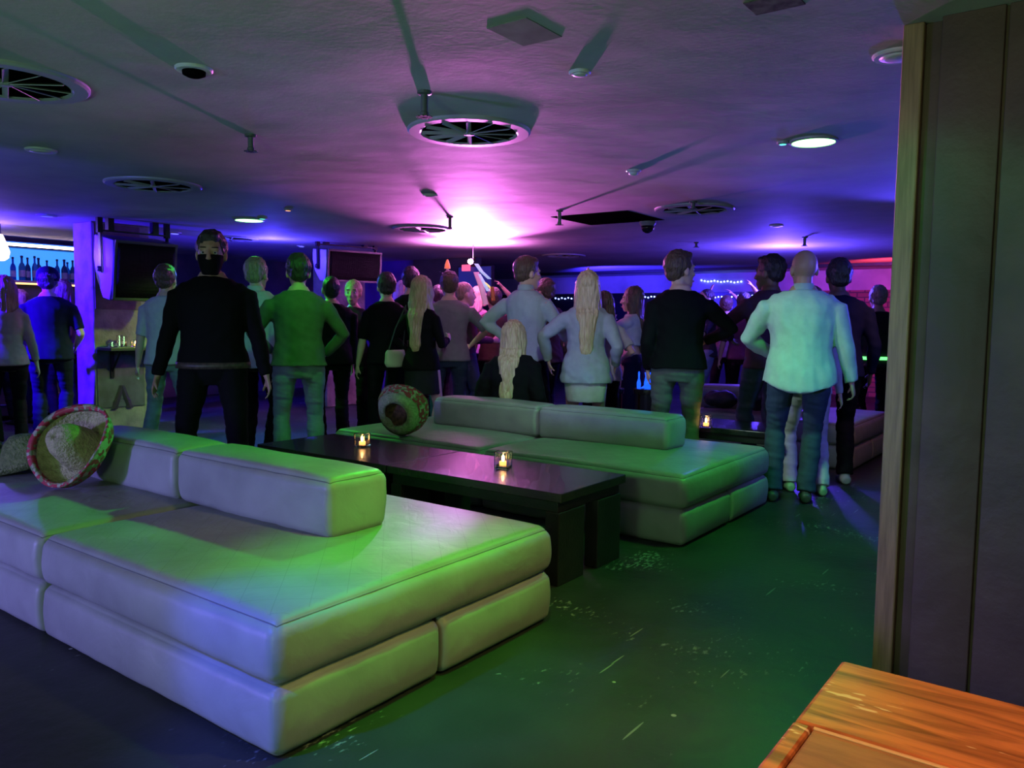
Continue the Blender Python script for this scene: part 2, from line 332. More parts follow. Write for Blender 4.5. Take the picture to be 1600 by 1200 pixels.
led(73, 339, 'tiny dim blue light above the bar', mat('dim_blue_led', (.05, .05, .2), .4, emit=(.1, .1, 1), es=1.0), .06)
M_white = mat('white_plastic', (.55, .55, .55), .45)
def detector(u, v, label, r=.06, style=0):
    p = atz(u, v, CEIL); t = thing('smoke_detector', label, 'smoke detector', (p.x, p.y, CEIL), 0, 'small round ceiling detectors')
    link('base', MB().lathe([(r, 0), (r, -.006), (r*.92, -.012)], 28).mesh(), M_white, t)
    if style == 0: link('dome', MB().lathe([(r*.62, -.010), (r*.6, -.026), (r*.35, -.035), (.003, -.037)], 24).mesh(smooth=True), M_void if r > .07 else M_white, t)
    else: link('dome', MB().lathe([(r*.8, -.010), (r*.45, -.018), (.003, -.019)], 24).mesh(smooth=True), M_white, t)
detector(303, 107, 'white ring-shaped detector on the ceiling left of the long shadow', .075)
detector(906, 112, 'small pale disc on the ceiling at right of the big diffuser', .045, 1)
detector(990, 266, 'small dark detector on the ceiling in front of the black hatch', .05)
detector(672, 304, 'flat disc on the pink-lit ceiling between two diffusers', .06, 1)
detector(64, 234, 'faint dark disc on the ceiling at far left', .09, 1)
detector(1213, 352, 'tiny disc on the blue ceiling left of the bald man\'s head', .07, 1)
detector(1403, 85, 'wide pale disc half hidden by the wooden partition edge', .09, 1)
# dome camera
p = atz(1012, 346, CEIL); t = thing('dome_camera', 'dark dome security camera hanging by the black ceiling hatch', 'camera', (p.x, p.y, CEIL))
link('mount', MB().lathe([(.085, 0), (.085, -.02), (.07, -.045)], 24).mesh(), mat('grey_plastic', (.2, .2, .2), .5), t)
link('dome', MB().lathe([(.065, -.04), (.062, -.075), (.045, -.10), (.02, -.115), (.002, -.118)], 24).mesh(smooth=True), mat('smoked_dome', (.01, .01, .012), .1), t)
# hatches
p = atz(950, 341, CEIL)
tag(link('ceiling_hatch', bbox((-.42, -.38, -.003), (.42, .38, 0), .001), M_void, None, (p.x, p.y, CEIL)), 'open black square hatch in the purple ceiling', 'hatch')  # flat plate; its black is the painted shade of an open recess
p = atz(820, 50, CEIL)
tag(link('access_panel', bbox((-.085, -.11, -.003), (.085, .11, 0), .001), mat('panel_paint', (.20, .24, .20), .9, spec=.1, var=.2), None, (p.x, p.y, CEIL)), 'slightly darker flat access panel in the ceiling near the camera', 'access panel')
p = atz(1210, 5, CEIL)
tag(link('access_panel', bbox((-.08, -.06, -.003), (.08, .06, 0), .001), mat('panel_stain', (.13, .12, .11), .9, spec=.1, var=.5, vscale=20), None, (p.x, p.y, CEIL)), 'stained dark patch plate at the top of the ceiling toward the partition', 'access panel')
# sprinklers
M_spr = mat('painted_sprinkler', (.10, .12, .10), .5, .3)
def sprinkler(u, v, label, h=.085):
    p = atz(u, v, CEIL-h); t = thing('sprinkler', label, 'sprinkler', (p.x, p.y, CEIL), 0, 'sprinkler heads on the ceiling')
    link('stem', MB().lathe([(.032, 0), (.032, -.012), (.016, -.016), (.016, -h+.02), (.02, -h+.016), (.02, -h)], 14).mesh(), M_spr, t)
    b = MB()
    for k in range(10):
        a = 2*math.pi*k/10; b.box((.006, -.006, -h-.004), (.037, .006, -h), Matrix.Rotation(a, 4, 'Z'))
    b.lathe([(.024, -h), (.024, -h-.003)], 16)
    link('deflector', b.mesh(), M_spr, t)
for u, v, l, h in [(663, 182, 'sprinkler head whose long green shadow crosses the ceiling', .11), (392, 236, 'sprinkler head alone on the grey ceiling between column and diffuser', .09),
        (703, 358, 'sprinkler head silhouetted against the white ceiling glare', .12), (874, 351, 'sprinkler head at the corner of the black hatch', .13),
        (1257, 384, 'sprinkler head directly over the bald man', .10), (1088, 386, 'sprinkler head over the man in the black jumper', .06),
        (1083, 326, 'sprinkler head under the dark round diffuser at right', .06)]: sprinkler(u, v, l, h)
# magenta lamp body
t = thing('stage_lamp', 'small magenta stage lamp throwing the white-hot glare on the ceiling', 'stage light', (MAG[0], MAG[1], CEIL))
link('lens', MB().ell((0, 0, MAG[2]-CEIL), (.035, .035, .035)).mesh(smooth=True), mat('magenta_lamp', (1, .5, 1), .4, emit=(1, .45, 1), es=60), t)
_l = t.children[0]; _l.visible_shadow = True
link('bracket', MB().tube([(.0, .05, 0), (0, .05, MAG[2]-CEIL+.04), (0, .02, MAG[2]-CEIL+.03)], .006).mesh(), M_blackm, t)
# ================================================================== SOFAS
def leather_material():
    m = mat('pearl_leatherette', (.52, .52, .50), .44, coat=.0, spec=.3); nt = m.node_tree; N = nt.nodes; L = nt.links; b = N['Principled BSDF']
    tc = N.new('ShaderNodeTexCoord')
    n = N.new('ShaderNodeTexNoise'); n.inputs['Scale'].default_value = 3.5; n.inputs['Detail'].default_value = 6; L.new(tc.outputs['Object'], n.inputs[0])
    r = N.new('ShaderNodeValToRGB'); r.color_ramp.elements[0].position = .3; r.color_ramp.elements[0].color = (.20, .20, .195, 1); r.color_ramp.elements[1].position = .7; r.color_ramp.elements[1].color = (.28, .28, .27, 1); L.new(n.outputs['Fac'], r.inputs[0])
    L.new(r.outputs[0], b.inputs['Base Color'])
    n2 = N.new('ShaderNodeTexNoise'); n2.inputs['Scale'].default_value = 140; n2.inputs['Detail'].default_value = 2; L.new(tc.outputs['Object'], n2.inputs[0])
    n3 = N.new('ShaderNodeTexNoise'); n3.inputs['Scale'].default_value = 7; n3.inputs['Detail'].default_value = 3; n3.inputs['Distortion'].default_value = 1; L.new(tc.outputs['Object'], n3.inputs[0])
    a = N.new('ShaderNodeMath'); a.operation = 'MULTIPLY_ADD'; a.inputs[1].default_value = .04; L.new(n2.outputs['Fac'], a.inputs[0]); L.new(n3.outputs['Fac'], a.inputs[2])
    bp = N.new('ShaderNodeBump'); bp.inputs['Strength'].default_value = .22; bp.inputs['Distance'].default_value = .02; L.new(a.outputs[0], bp.inputs['Height']); L.new(bp.outputs[0], b.inputs['Normal'])
    return m
def quilt_material():
    m = leather_material().copy(); m.name = 'quilted_leatherette'; nt = m.node_tree; N = nt.nodes; L = nt.links; b = N['Principled BSDF']
    tc = N.new('ShaderNodeTexCoord'); sx = N.new('ShaderNodeSeparateXYZ'); L.new(tc.outputs['Object'], sx.inputs[0])
    outs = []
    for kx, ky in ((1, 1), (1, -1)):
        a = N.new('ShaderNodeMath'); a.operation = 'MULTIPLY'; a.inputs[1].default_value = kx/.15; L.new(sx.outputs[0], a.inputs[0])
        c = N.new('ShaderNodeMath'); c.operation = 'MULTIPLY_ADD'; c.inputs[1].default_value = ky/.15; L.new(sx.outputs[1], c.inputs[0]); L.new(a.outputs[0], c.inputs[2])
        fr = N.new('ShaderNodeMath'); fr.operation = 'FRACT'; L.new(c.outputs[0], fr.inputs[0])
        lt = N.new('ShaderNodeMath'); lt.operation = 'LESS_THAN'; lt.inputs[1].default_value = .022; L.new(fr.outputs[0], lt.inputs[0]); outs.append(lt)
    mx = N.new('ShaderNodeMath'); mx.operation = 'MAXIMUM'; L.new(outs[0].outputs[0], mx.inputs[0]); L.new(outs[1].outputs[0], mx.inputs[1])
    sc = N.new('ShaderNodeMath'); sc.operation = 'MULTIPLY'; sc.inputs[1].default_value = 0
    ge = N.new('ShaderNodeNewGeometry'); sn = N.new('ShaderNodeSeparateXYZ'); L.new(ge.outputs['True Normal'], sn.inputs[0]); gt = N.new('ShaderNodeMath'); gt.operation = 'GREATER_THAN'; gt.inputs[1].default_value = .85; L.new(sn.outputs[2], gt.inputs[0])
    gm = N.new('ShaderNodeMath'); gm.operation = 'MULTIPLY'; gm.inputs[1].default_value = .38; L.new(gt.outputs[0], gm.inputs[0]); L.new(mx.outputs[0], sc.inputs[0]); L.new(gm.outputs[0], sc.inputs[1])
    src = b.inputs['Base Color'].links[0].from_socket
    mix = N.new('ShaderNodeMix'); mix.data_type = 'RGBA'; L.new(sc.outputs[0], mix.inputs[0]); L.new(src, mix.inputs[6]); mix.inputs[7].default_value = (.10, .10, .10, 1); L.new(mix.outputs[2], b.inputs['Base Color'])
    return m
M_leather = leather_material(); M_quilt = quilt_material()
M_seam = mat('seam_thread', (.10, .10, .10), .6)
def puff(sx, sy, sz, pt=.012, ps=.006, r=.018, seed=0, nx=26, wr=.004, ex=(1, 1, 1, 1)):
    """an upholstered block: rounded edges, swollen free sides and small wrinkles; origin at bottom centre"""
    def ts(h, n):
        a = min(.9, r/h); lin = [-1, -1+a*.15, -1+a*.35, -1+a*.6, -1+a*.9, -1+a*1.15]
        if a > .6: return lin[:5]+[0]+[-q for q in reversed(lin[:5])]
        mid = [-1+a*1.15+(2-2.3*a)*k/n for k in range(1, n)]
        return lin+mid+[-q for q in reversed(lin)]
    hx, hy, hz = sx/2, sy/2, sz/2
    tx, ty, tz = ts(hx, nx), ts(hy, max(8, int(nx*sy/sx))), ts(hz, 6)
    idx = {}; vs = []; fs = []
    def V(i, j, k):
        if (i, j, k) in idx: return idx[i, j, k]
        c = Vector((tx[i], ty[j], tz[k])); q = Vector((c.x*hx, c.y*hy, c.z*hz))
        inn = Vector((max(-hx+r, min(hx-r, q.x)), max(-hy+r, min(hy-r, q.y)), max(-hz+r, min(hz-r, q.z)))); d = q-inn
        if d.length > 1e-6: q = inn + d.normalized()*min(d.length, r)
        g = lambda a: (1-a*a)
        q.z += (1 if c.z > 0 else .0)*abs(c.z)**4*pt*(g(c.x)*g(c.y))**.35
        q.y += math.copysign(abs(c.y)**6*ps*(ex[2] if c.y < 0 else ex[3])*g(c.z)*(.55+.45*g(c.x)**.5), c.y)
        q.x += math.copysign(abs(c.x)**6*ps*(ex[0] if c.x < 0 else ex[1])*g(c.z)*(.55+.45*g(c.y)**.5), c.x)
        s = Vector((q.x*2.2+seed*7.3, q.y*2.2, q.z*5))
        w = noise.noise(s)*wr + noise.noise(s*3.1)*wr*.4
        e = max(0, 1-min((1-abs(c.x))*hx, (1-abs(c.y))*hy)/.16)
        w += noise.noise(Vector((q.x*14+seed, q.y*14, q.z*9)))*wr*.7*e*(abs(c.z) < .98)
        q += Vector((c.x**7, c.y**7, c.z**7))*w
        idx[i, j, k] = len(vs); vs.append((q.x, q.y, q.z+hz)); return idx[i, j, k]
    def face(A, B_, fn):
        for a in range(A-1):
            for b in range(B_-1): fs.append((fn(a, b), fn(a+1, b), fn(a+1, b+1), fn(a, b+1)))
    X, Y, Z = len(tx), len(ty), len(tz)
    face(X, Y, lambda a, b: V(a, b, 0)); face(X, Y, lambda a, b: V(a, b, Z-1)); face(X, Z, lambda a, b: V(a, 0, b)); face(X, Z, lambda a, b: V(a, Y-1, b)); face(Y, Z, lambda a, b: V(0, a, b)); face(Y, Z, lambda a, b: V(X-1, a, b))
    m = MB(); m.v = vs; m.f = fs
    ring = [V(i, 0, Z-1) for i in range(X)]+[V(X-1, j, Z-1) for j in range(1, Y)]+[V(i, Y-1, Z-1) for i in range(X-2, -1, -1)]+[V(0, j, Z-1) for j in range(Y-2, -1, -1)]
    global SEAM
    SEAM = MB().tube([Vector(vs[i])*1.0 for i in ring], .0021, 6)
    return m.mesh(smooth=True)
SW, SD, BH, SH = 1.50, 1.42, .209, .41
def sofa(x1, y0, label, bol=None, seed=0, bases=2, group='pearl sofa modules', w=SW, ex=(1, 1)):
    """x1: right-hand end; the module runs towards -X"""
    cx, cy = x1-w/2, y0+SD/2
    t = thing('sofa_module', label, 'sofa', (cx, cy, 0), 0, group)
    for k in range(bases):
        d = SD/bases
        o = link('base_block', puff(w-.012, d-.004, BH+.004, .004, .020, .034, seed+k, 26, .003, (ex[0], ex[1], k == 0, k == bases-1)), M_leather, t, (0, -SD/2+d*(k+.5), .0))
    o = link('seat_cushion', puff(w-.012, SD-.004, SH-BH, .022, .022, .045, seed+5, 30, .004, (ex[0], ex[1], 1, 1)), M_quilt, t, (0, 0, BH))
    link('seam', SEAM.mesh(), M_seam, o)
    if bol:
        bx1, by0, bw, bd, bh = bol
        o = link('bolster', puff(bw-.008, bd, bh, .022, .012, .036, seed+9, 26, .006, (ex[0], ex[1], 1, 1)), M_leather, t, (bx1-bw/2-cx, by0+bd/2-cy, SH+.008))
        link('bolster_seam', SEAM.mesh(), M_seam, o)
    return t
sofa(-1.846, 1.374, 'pearl leatherette sofa module nearest the camera, with the bolster lit bright green at its end', (-2.362, 2.015, 1.08, .305, .238), 1, ex=(0, 1))
sofa(-3.350, 1.374, 'pearl sofa module at the left edge with sombreros lying on its seat', (-3.444, 2.015, 1.08, .305, .238), 12, ex=(1, 0))
sofa(-1.866, 4.185, 'pearl sofa module with its near corner on the open floor beside the bald man', (-2.304, 4.857, 1.06, .30, .225), 23, ex=(0, 1))
sofa(-3.370, 4.185, 'pearl sofa module behind the coffee table with the round straw hat at its end', (-3.366, 4.857, 1.05, .30, .225), 34, ex=(1, 0))
sofa(-1.71, 7.36, 'pink-lit sofa module at far right, half hidden by the man in the navy shirt', (-2.35, 7.75, 1.05, .30, .225), 45, w=1.6)
# ================================================================== COFFEE TABLES
M_tab = mat('black_stained_wood', (.020, .017, .018), .26, var=.4, vscale=5, stretch=(1, 9, 1), bump=.12, bscale=30, coat=.3)
M_tab2 = mat('black_stained_side', (.012, .011, .012), .5, var=.3, bump=.1)
def coffee_table(x1, y0, w, d, label, h=.462):
    t = thing('coffee_table', label, 'coffee table', (x1-w/2, y0+d/2, 0), 0, 'low black coffee tables')
    hw, hd = w/2-.002, d/2
    link('tabletop', bbox((-hw, -hd, h-.045), (hw, hd, h), .004), M_tab, t)
    link('apron', bbox((-hw+.03, -hd+.02, h-.10), (hw-.03, hd-.02, h-.045), .003), M_tab2, t)
    for s in (-1, 1):
        for r in (-1, 1):
            a = (hw-.10 if s > 0 else -hw+.02); b = (-hd+.015 if r < 0 else hd-.255)
            link('leg', bbox((a, b, 0), (a+.08, b+.24, h-.10), .004), M_tab2, t)
    return t
coffee_table(-2.034, 3.147, 1.18, .644, 'low black coffee table carrying the nearer tealight, between the two sofas')
coffee_table(-3.218, 3.147, 1.19, .644, 'low black coffee table carrying the farther tealight, pushed against the nearer one')
coffee_table(-2.0, 5.99, 1.0, .60, 'low black table with a tealight beside the man in the pale shirt')
# near high table
def near_wood():
    m = mat('worn_orange_wood', (.42, .17, .055), .42, coat=.15); nt = m.node_tree; N = nt.nodes; L = nt.links; b = N['Principled BSDF']
    tc = N.new('ShaderNodeTexCoord'); mp = N.new('ShaderNodeMapping'); mp.inputs['Scale'].default_value = (2.2, 16, 4); mp.inputs['Rotation'].default_value = (0, 0, -.12); L.new(tc.outputs['Object'], mp.inputs[0])
    n = N.new('ShaderNodeTexNoise'); n.inputs['Scale'].default_value = 2.2; n.inputs['Detail'].default_value = 9; n.inputs['Distortion'].default_value = .8; L.new(mp.outputs[0], n.inputs[0])
    r = N.new('ShaderNodeValToRGB'); r.color_ramp.elements[0].position = .34; r.color_ramp.elements[0].color = (.20, .055, .014, 1); r.color_ramp.elements[1].position = .62; r.color_ramp.elements[1].color = (.60, .22, .07, 1); L.new(n.outputs['Fac'], r.inputs[0])
    mp2 = N.new('ShaderNodeMapping'); mp2.inputs['Scale'].default_value = (26, 90, 20); mp2.inputs['Rotation'].default_value = (0, 0, -.12); L.new(tc.outputs['Object'], mp2.inputs[0])
    v = N.new('ShaderNodeTexNoise'); v.inputs['Scale'].default_value = 1; v.inputs['Detail'].default_value = 2; L.new(mp2.outputs[0], v.inputs[0])
    pn = N.new('ShaderNodeTexNoise'); pn.inputs['Scale'].default_value = 9; L.new(tc.outputs['Object'], pn.inputs[0])
    mu = N.new('ShaderNodeMath'); mu.operation = 'MULTIPLY'; L.new(v.outputs['Fac'], mu.inputs[0]); L.new(pn.outputs['Fac'], mu.inputs[1])
    c = N.new('ShaderNodeValToRGB'); c.color_ramp.elements[0].position = .355; c.color_ramp.elements[1].position = .385; L.new(mu.outputs[0], c.inputs[0])
    mx = N.new('ShaderNodeMix'); mx.data_type = 'RGBA'; L.new(c.outputs[0], mx.inputs[0]); L.new(r.outputs[0], mx.inputs[6]); mx.inputs[7].default_value = (.75, .55, .33, 1)
    L.new(mx.outputs[2], b.inputs['Base Color'])
    bp = N.new('ShaderNodeBump'); bp.inputs['Strength'].default_value = .2; bp.inputs['Distance'].default_value = .01; L.new(n.outputs['Fac'], bp.inputs['Height']); L.new(bp.outputs[0], b.inputs['Normal'])
    return m
M_near = near_wood()
t = thing('wooden_table', 'orange-brown worn wooden table in the near corner, its edge catching green light', 'table', (.24, .83, 0))
bx = lambda lo, hi, w=.004: bbox(tuple(a-b for a, b in zip(lo, (.24, .83, 0))), tuple(a-b for a, b in zip(hi, (.24, .83, 0))), w)
link('frame_board', bx((-.312, 1.079, .70), (.80, 1.329, .74), .007), M_near, t)
link('frame_board', bx((-.312, .33, .70), (-.286, 1.079, .74), .005), M_near, t)
link('center_board', bx((-.285, .33, .70), (.80, 1.078, .7375), .004), mat('faded_brown_wood', (.26, .14, .07), .45, col2=(.36, .20, .095), vscale=6, stretch=(2, 9, 1), bump=.15), t)
link('center_inlay', bx((-.284, 1.072, .7375), (.80, 1.0775, .7405), .001), mat('pale_wood_edge', (.62, .40, .22), .5), t)
link('apron', bx((-.25, .40, .62), (.74, 1.27, .70)), M_tab2, t)
for xx in (-.25, .67):
    for yy in (.40, 1.20): link('leg', bx((xx, yy, 0), (xx+.07, yy+.07, .62)), M_tab2, t)
# ================================================================== CANDLES
M_glass = mat('clear_glass', (1, 1, 1), .02, trans=1)
M_wax = mat('candle_wax', (.9, .6, .35), .5, emit=(1, .42, .10), es=2.2)
M_flame = mat('candle_flame', (1, .6, .2), .5, emit=(1, .55, .18), es=60)
def cup(hw, h, wall, floor_, n=6, square=True):
    def ring(a, z):
        if square:
            r = a*.18; out = []
            for cx, cy, a0 in ((a-r, a-r, 0), (-a+r, a-r, 90), (-a+r, -a+r, 180), (a-r, -a+r, 270)):
                for k in range(n): q = math.radians(a0+90*k/(n-1)); out.append(Vector((cx+r*math.cos(q), cy+r*math.sin(q), z)))
            return out
        return [Vector((a*math.cos(2*math.pi*k/28), a*math.sin(2*math.pi*k/28), z)) for k in range(28)]
    return MB().rings([ring(hw*.94, 0), ring(hw, .004), ring(hw, h-.002), ring(hw-.001, h), ring(hw-wall+.001, h), ring(hw-wall, h-.002), ring(hw-wall, floor_)])
def tealight(loc, label, s=1, rz=.2):
    t = thing('tealight_holder', label, 'candle', loc, rz, 'lit tealights in glass holders')
    link('glass_cup', cup(.040*s, .088*s, .0045*s, .014*s).mesh(smooth=False), M_glass, t)
    link('candle', MB().lathe([(.019*s, .015*s), (.020*s, .034*s), (.016*s, .036*s), (.002, .035*s)], 20).mesh(smooth=True), M_wax, t)
    link('flame', MB().lathe([(.001, .034*s), (.006*s, .040*s), (.0085*s, .050*s), (.005*s, .064*s), (.0008, .074*s)], 12).mesh(smooth=True), M_flame, t)
    l = bpy.data.lights.new('candle_light', 'POINT'); l.color = (1, .5, .18); l.energy = 1.2*s*s; l.shadow_soft_size = .008
    lo = bpy.data.objects.new('candle_light', l); COL.objects.link(lo); lo.parent = t; lo.location = (0, 0, .06*s)
def onz(u, v, z): p = atz(u, v, z); return (p.x, p.y, z)
tealight(onz(566, 698, .462), 'lit tealight in a square glass on the far coffee table, near the straw hat')
tealight(onz(786, 731, .462), 'lit tealight in a square glass on the nearer coffee table', 1.06, .35)
tealight(onz(1103, 668, .462), 'lit tealight glowing on the small table by the black bags', 1.1)
# wall shelf on the column
SZ = .95
sy0, sy1 = CY+.03, cY1+.30
t = thing('wall_shelf', 'dark narrow drinks shelf fixed to the concrete column', 'shelf', (CX, CY, 0))
link('board', bbox((.002, sy0-CY, SZ-.035), (.30, sy1-CY, SZ), .004), mat('dark_shelf', (.05, .04, .07), .35), t)
for yy in (.18, .62):
    b = MB().box((.001, yy-.02, SZ-.34), (.03, yy+.02, SZ-.035)).box((.001, yy-.02, SZ-.055), (.24, yy+.02, SZ-.035))
    b.loft([((.02, yy, SZ-.27), .012, .012), ((.21, yy, SZ-.05), .012, .012)], 8)
    link('bracket', b.mesh(), M_blackm, t)
p = atx(212, 540, CX+.17); tealight((p.x, p.y, SZ), 'bright tealight on the column shelf under the loudspeaker', .9)
def tumbler(loc, label, r=.036, h=.10, fill=None, group='glasses on the column shelf'):
    t = thing('drinking_glass', label, 'glass', loc, 0, group)
    link('glass_wall', cup(r, h, .0035, .012, square=False).mesh(smooth=False), M_glass, t)
    if fill: link('drink', MB().lathe([(r-.005, .013), (r-.005, h*fill[1])], 24).mesh(), fill[0], t)
    return t
M_drink = mat('amber_drink', (.35, .15, .05), .2, trans=.5); M_icy = mat('pale_drink', (.4, .7, .65), .3, trans=.4)
for u, l, r, h, f in [(176, 'short glass with a pale drink at the left of the column shelf', .045, .06, (M_icy, .7)), (187, 'tall thin glass on the column shelf between the short glass and the tealight', .03, .13, None), (194, 'glass with a splash of amber drink next to the tealight on the column shelf', .032, .12, (M_drink, .3))]:
    p = atx(u, 540, CX+.12); tumbler((p.x, p.y, SZ), l, r, h, f)
# ================================================================== LOUDSPEAKERS
M_spk = mat('speaker_cabinet', (.035, .035, .038), .38, bump=.15, bscale=120)
M_spk_side = mat('speaker_side_paint', (.30, .30, .32), .45)
def grille_material():
    m = mat('speaker_grille', (.003, .0035, .003), .7, .0, spec=.12); nt = m.node_tree; N = nt.nodes; L = nt.links
    tc = N.new('ShaderNodeTexCoord'); v = N.new('ShaderNodeTexVoronoi'); v.inputs['Scale'].default_value = 70; v.inputs['Randomness'].default_value = 0; L.new(tc.outputs['Object'], v.inputs[0])
    bp = N.new('ShaderNodeBump'); bp.inputs['Strength'].default_value = .8; bp.inputs['Distance'].default_value = .01; L.new(v.outputs['Distance'], bp.inputs['Height']); L.new(bp.outputs[0], N['Principled BSDF'].inputs['Normal'])
    return m
M_gril = grille_material()
def speaker(loc, rz, tilt, w, h, d, label):
    """front face towards local -Y; origin at the cabinet centre"""
    t = thing('loudspeaker', label, 'loudspeaker', loc, rz, 'loudspeakers hung from the ceiling')
    M = Matrix.Rotation(tilt, 4, 'X')
    prof = [(-d*.50, h*.48), (-d*.54, h*.15), (-d*.52, -h*.25), (-d*.44, -h*.5), (-d*.10, -h*.5), (d*.30, -h*.20), (d*.5, h*.12), (d*.5, h*.5)]
    b = MB().rings([[M @ Vector((sx*w/2, y, z)) for y, z in prof] for sx in (-1, 1)])
    link('cabinet', bevelled(b, .012, 3), M_spk, t)
    for sx in (-1, 1):
        b = MB().rings([[M @ Vector((sx*(w/2+dx), y*.97, z*.97)) for y, z in prof] for dx in (-.002, .006)]); link('side_panel', bevelled(b, .003), M_spk_side, t)
    g = [(-d*.50, h*.43), (-d*.54, h*.15), (-d*.52, -h*.25), (-d*.455, -h*.44)]
    b = MB().rings([[M @ Vector((sx*w*.45, y-.018, z)) for y, z in g] for sx in [-1+.1*k for k in range(21)]], cap=False, closed=False)
    me = bake(b.mesh(), [('SOLIDIFY', dict(thickness=.012, offset=0))]); link('grille', me, M_gril, t)
    b = MB()
    for z0, y0 in ((h*.46, -d*.515), (-h*.46, -d*.47)): b.box((-w*.49, y0-.03, z0-.012), (w*.49, y0, z0+.012), M)
    for sx in (-1, 1): b.box((sx*w*.475-.012, -d*.56, -h*.46), (sx*w*.475+.012, -d*.50, h*.46), M)
    link('front_frame', b.mesh(), M_spk, t)
    top = CEIL-loc[2]
    for sx in (-1, 1):
        b = MB().box((sx*(w/2+.025)-.005, -.03, -.06), (sx*(w/2+.025)+.005, .03, h/2+.05)); b.box((sx*(w/2+.025)-.025, -.025, h/2+.03), (sx*(w/2+.025)+.025, .025, top))
        link('hanging_bracket', b.mesh(), M_blackm, t)
        link('knob', MB().lathe([(.028, 0), (.028, .02), (.02, .03)], 16, axis_m((sx*(w/2+.03), 0, -.02), (sx, 0, 0))).mesh(), M_black, t)
    link('top_bar', MB().box((-w/2-.03, -.03, h/2+.05), (w/2+.03, .03, h/2+.062)).mesh(), M_blackm, t)
    for k in (-.38, .33): link('clamp', MB().box((k*w-.03, -.04, h/2+.062), (k*w+.03, .04, top)).mesh(), M_blackm, t)
    return t
# local -Y must point towards +X and a little -Y (world)
_sp = atx(211, 420, -8.35)
speaker(_sp, math.radians(86), math.radians(9), .66, .64, .46, 'black loudspeaker hanging in front of the concrete column')
q = atz(558, 395, CEIL); q2 = aty(566, 412, 7.6)
speaker((-8.25, 7.35, 2.0), math.radians(75), math.radians(4), .80, .42, .42, 'far black loudspeaker hanging behind the crowd near the second column')
# ================================================================== HATS
M_straw = mat('straw_weave', (.42, .38, .17), .8, col2=(.26, .25, .10), vscale=30, bump=.9, bscale=70)
M_straw2 = mat('dark_straw_weave', (.22, .24, .09), .85, col2=(.12, .15, .05), vscale=40, bump=.9, bscale=80)
def trim_material():
    m = mat('red_trim_weave', (.5, .05, .06), .8); nt = m.node_tree; N = nt.nodes; L = nt.links; tc = N.new('ShaderNodeTexCoord')
    v = N.new('ShaderNodeTexVoronoi'); v.inputs['Scale'].default_value = 55; L.new(tc.outputs['Object'], v.inputs[0])
    sp = N.new('ShaderNodeSeparateColor'); L.new(v.outputs['Color'], sp.inputs[0]); r = N.new('ShaderNodeValToRGB'); r.color_ramp.interpolation = 'CONSTANT'
    r.color_ramp.elements[0].color = (.30, .022, .035, 1); r.color_ramp.elements[1].position = .5; r.color_ramp.elements[1].color = (.30, .30, .20, 1)
    e = r.color_ramp.elements.new(.72); e.color = (.12, .17, .06, 1); L.new(sp.outputs[0], r.inputs[0]); L.new(r.outputs[0], N['Principled BSDF'].inputs['Base Color']); return m
M_trimr = trim_material(); M_hatin = mat('hat_lining', (.12, .06, .03), .9, var=.5, vscale=30)
def sombrero(M, R, label, crown=.17, mt=None, lift=.09, band=True, tr=None):
    t = thing('sombrero', label, 'hat', (0, 0, 0), 0, 'sombreros on the sofas'); t.matrix_world = M
    mt = mt or M_straw; rc = R*.50
    def warp(me, a=.02):
        displace(me, lambda c: noise.noise(c*9+Vector((R*40, 0, 0)))*a*.35)
        for v in me.vertices: v.co.z += a*(v.co.x**2-v.co.y**2)/(R*R)*1.3
        return me
    b = MB().lathe([(rc, .0), (rc*.95, crown*.35), (rc*.80, crown*.7), (rc*.56, crown*.92), (rc*.3, crown*.97), (.002, crown*.93), (.002, crown*.90), (rc*.28, crown*.93), (rc*.52, crown*.87), (rc*.75, crown*.66), (rc*.9, crown*.33), (rc*.94, .0), (rc, .0)], 40, cap=False)
    link('crown', warp(b.mesh(smooth=True)), mt, t)
    P = [(rc, 0), (R*.6, -.008), (R*.74, lift*.02), (R*.86, lift*.25), (R*.95, lift*.62), (R*1.0, lift*1.05)]
    b = MB().lathe([(r, z-.005) for r, z in P]+[(R*1.0+.006, lift*1.09)]+[(r-.006, z+.005) for r, z in reversed(P)]+[(P[0][0], P[0][1]-.005)], 56, cap=False)
    link('brim', warp(b.mesh(smooth=True)), mt, t)
    Q = [(R*.88, lift*.30), (R*.95, lift*.62), (R*1.01, lift*1.08)]
    b = MB().lathe([(r+.002, z-.012) for r, z in Q]+[(R*1.01+.008, lift*1.12)]+[(R*1.01-.012, lift*1.10), (R*.975-.012, lift*.82), (R*.975, lift*.80)], 56, cap=False)
    link('brim_trim', warp(b.mesh(smooth=True)), tr or M_trimr, t)
    link('lining', warp(MB().lathe([(rc*.93, .0), (rc*.88, crown*.33), (rc*.73, crown*.64), (rc*.5, crown*.84), (.002, crown*.88)], 36, cap=False).mesh(smooth=True)), M_hatin, t)
    if band: link('hat_band', warp(MB().lathe([(rc*1.012, .006), (rc*.985, crown*.16), (rc*.96, crown*.16), (rc*.99, .006), (rc*1.012, .006)], 40, cap=False).mesh(smooth=True)), M_trimr, t)
    return t
pc = Vector((0, 0, CH))+ray(130, 704)*4.02
sombrero(axis_m(pc, (.30, -.86, .55)), .215, 'large straw sombrero with red-patterned upturned brim leaning against the sofa bolster', .20, None, .09, False)
sombrero(Matrix.Translation((-4.80, 1.92, SH+.045)) @ Matrix.Rotation(.08, 4, 'X'), .27, 'dark green straw sombrero lying flat at the left edge of the sofa', .17, M_straw2, .03, False, M_straw2)
ph = Vector((0, 0, CH))+ray(618, 652)*5.80+Vector((0, 0, .02))
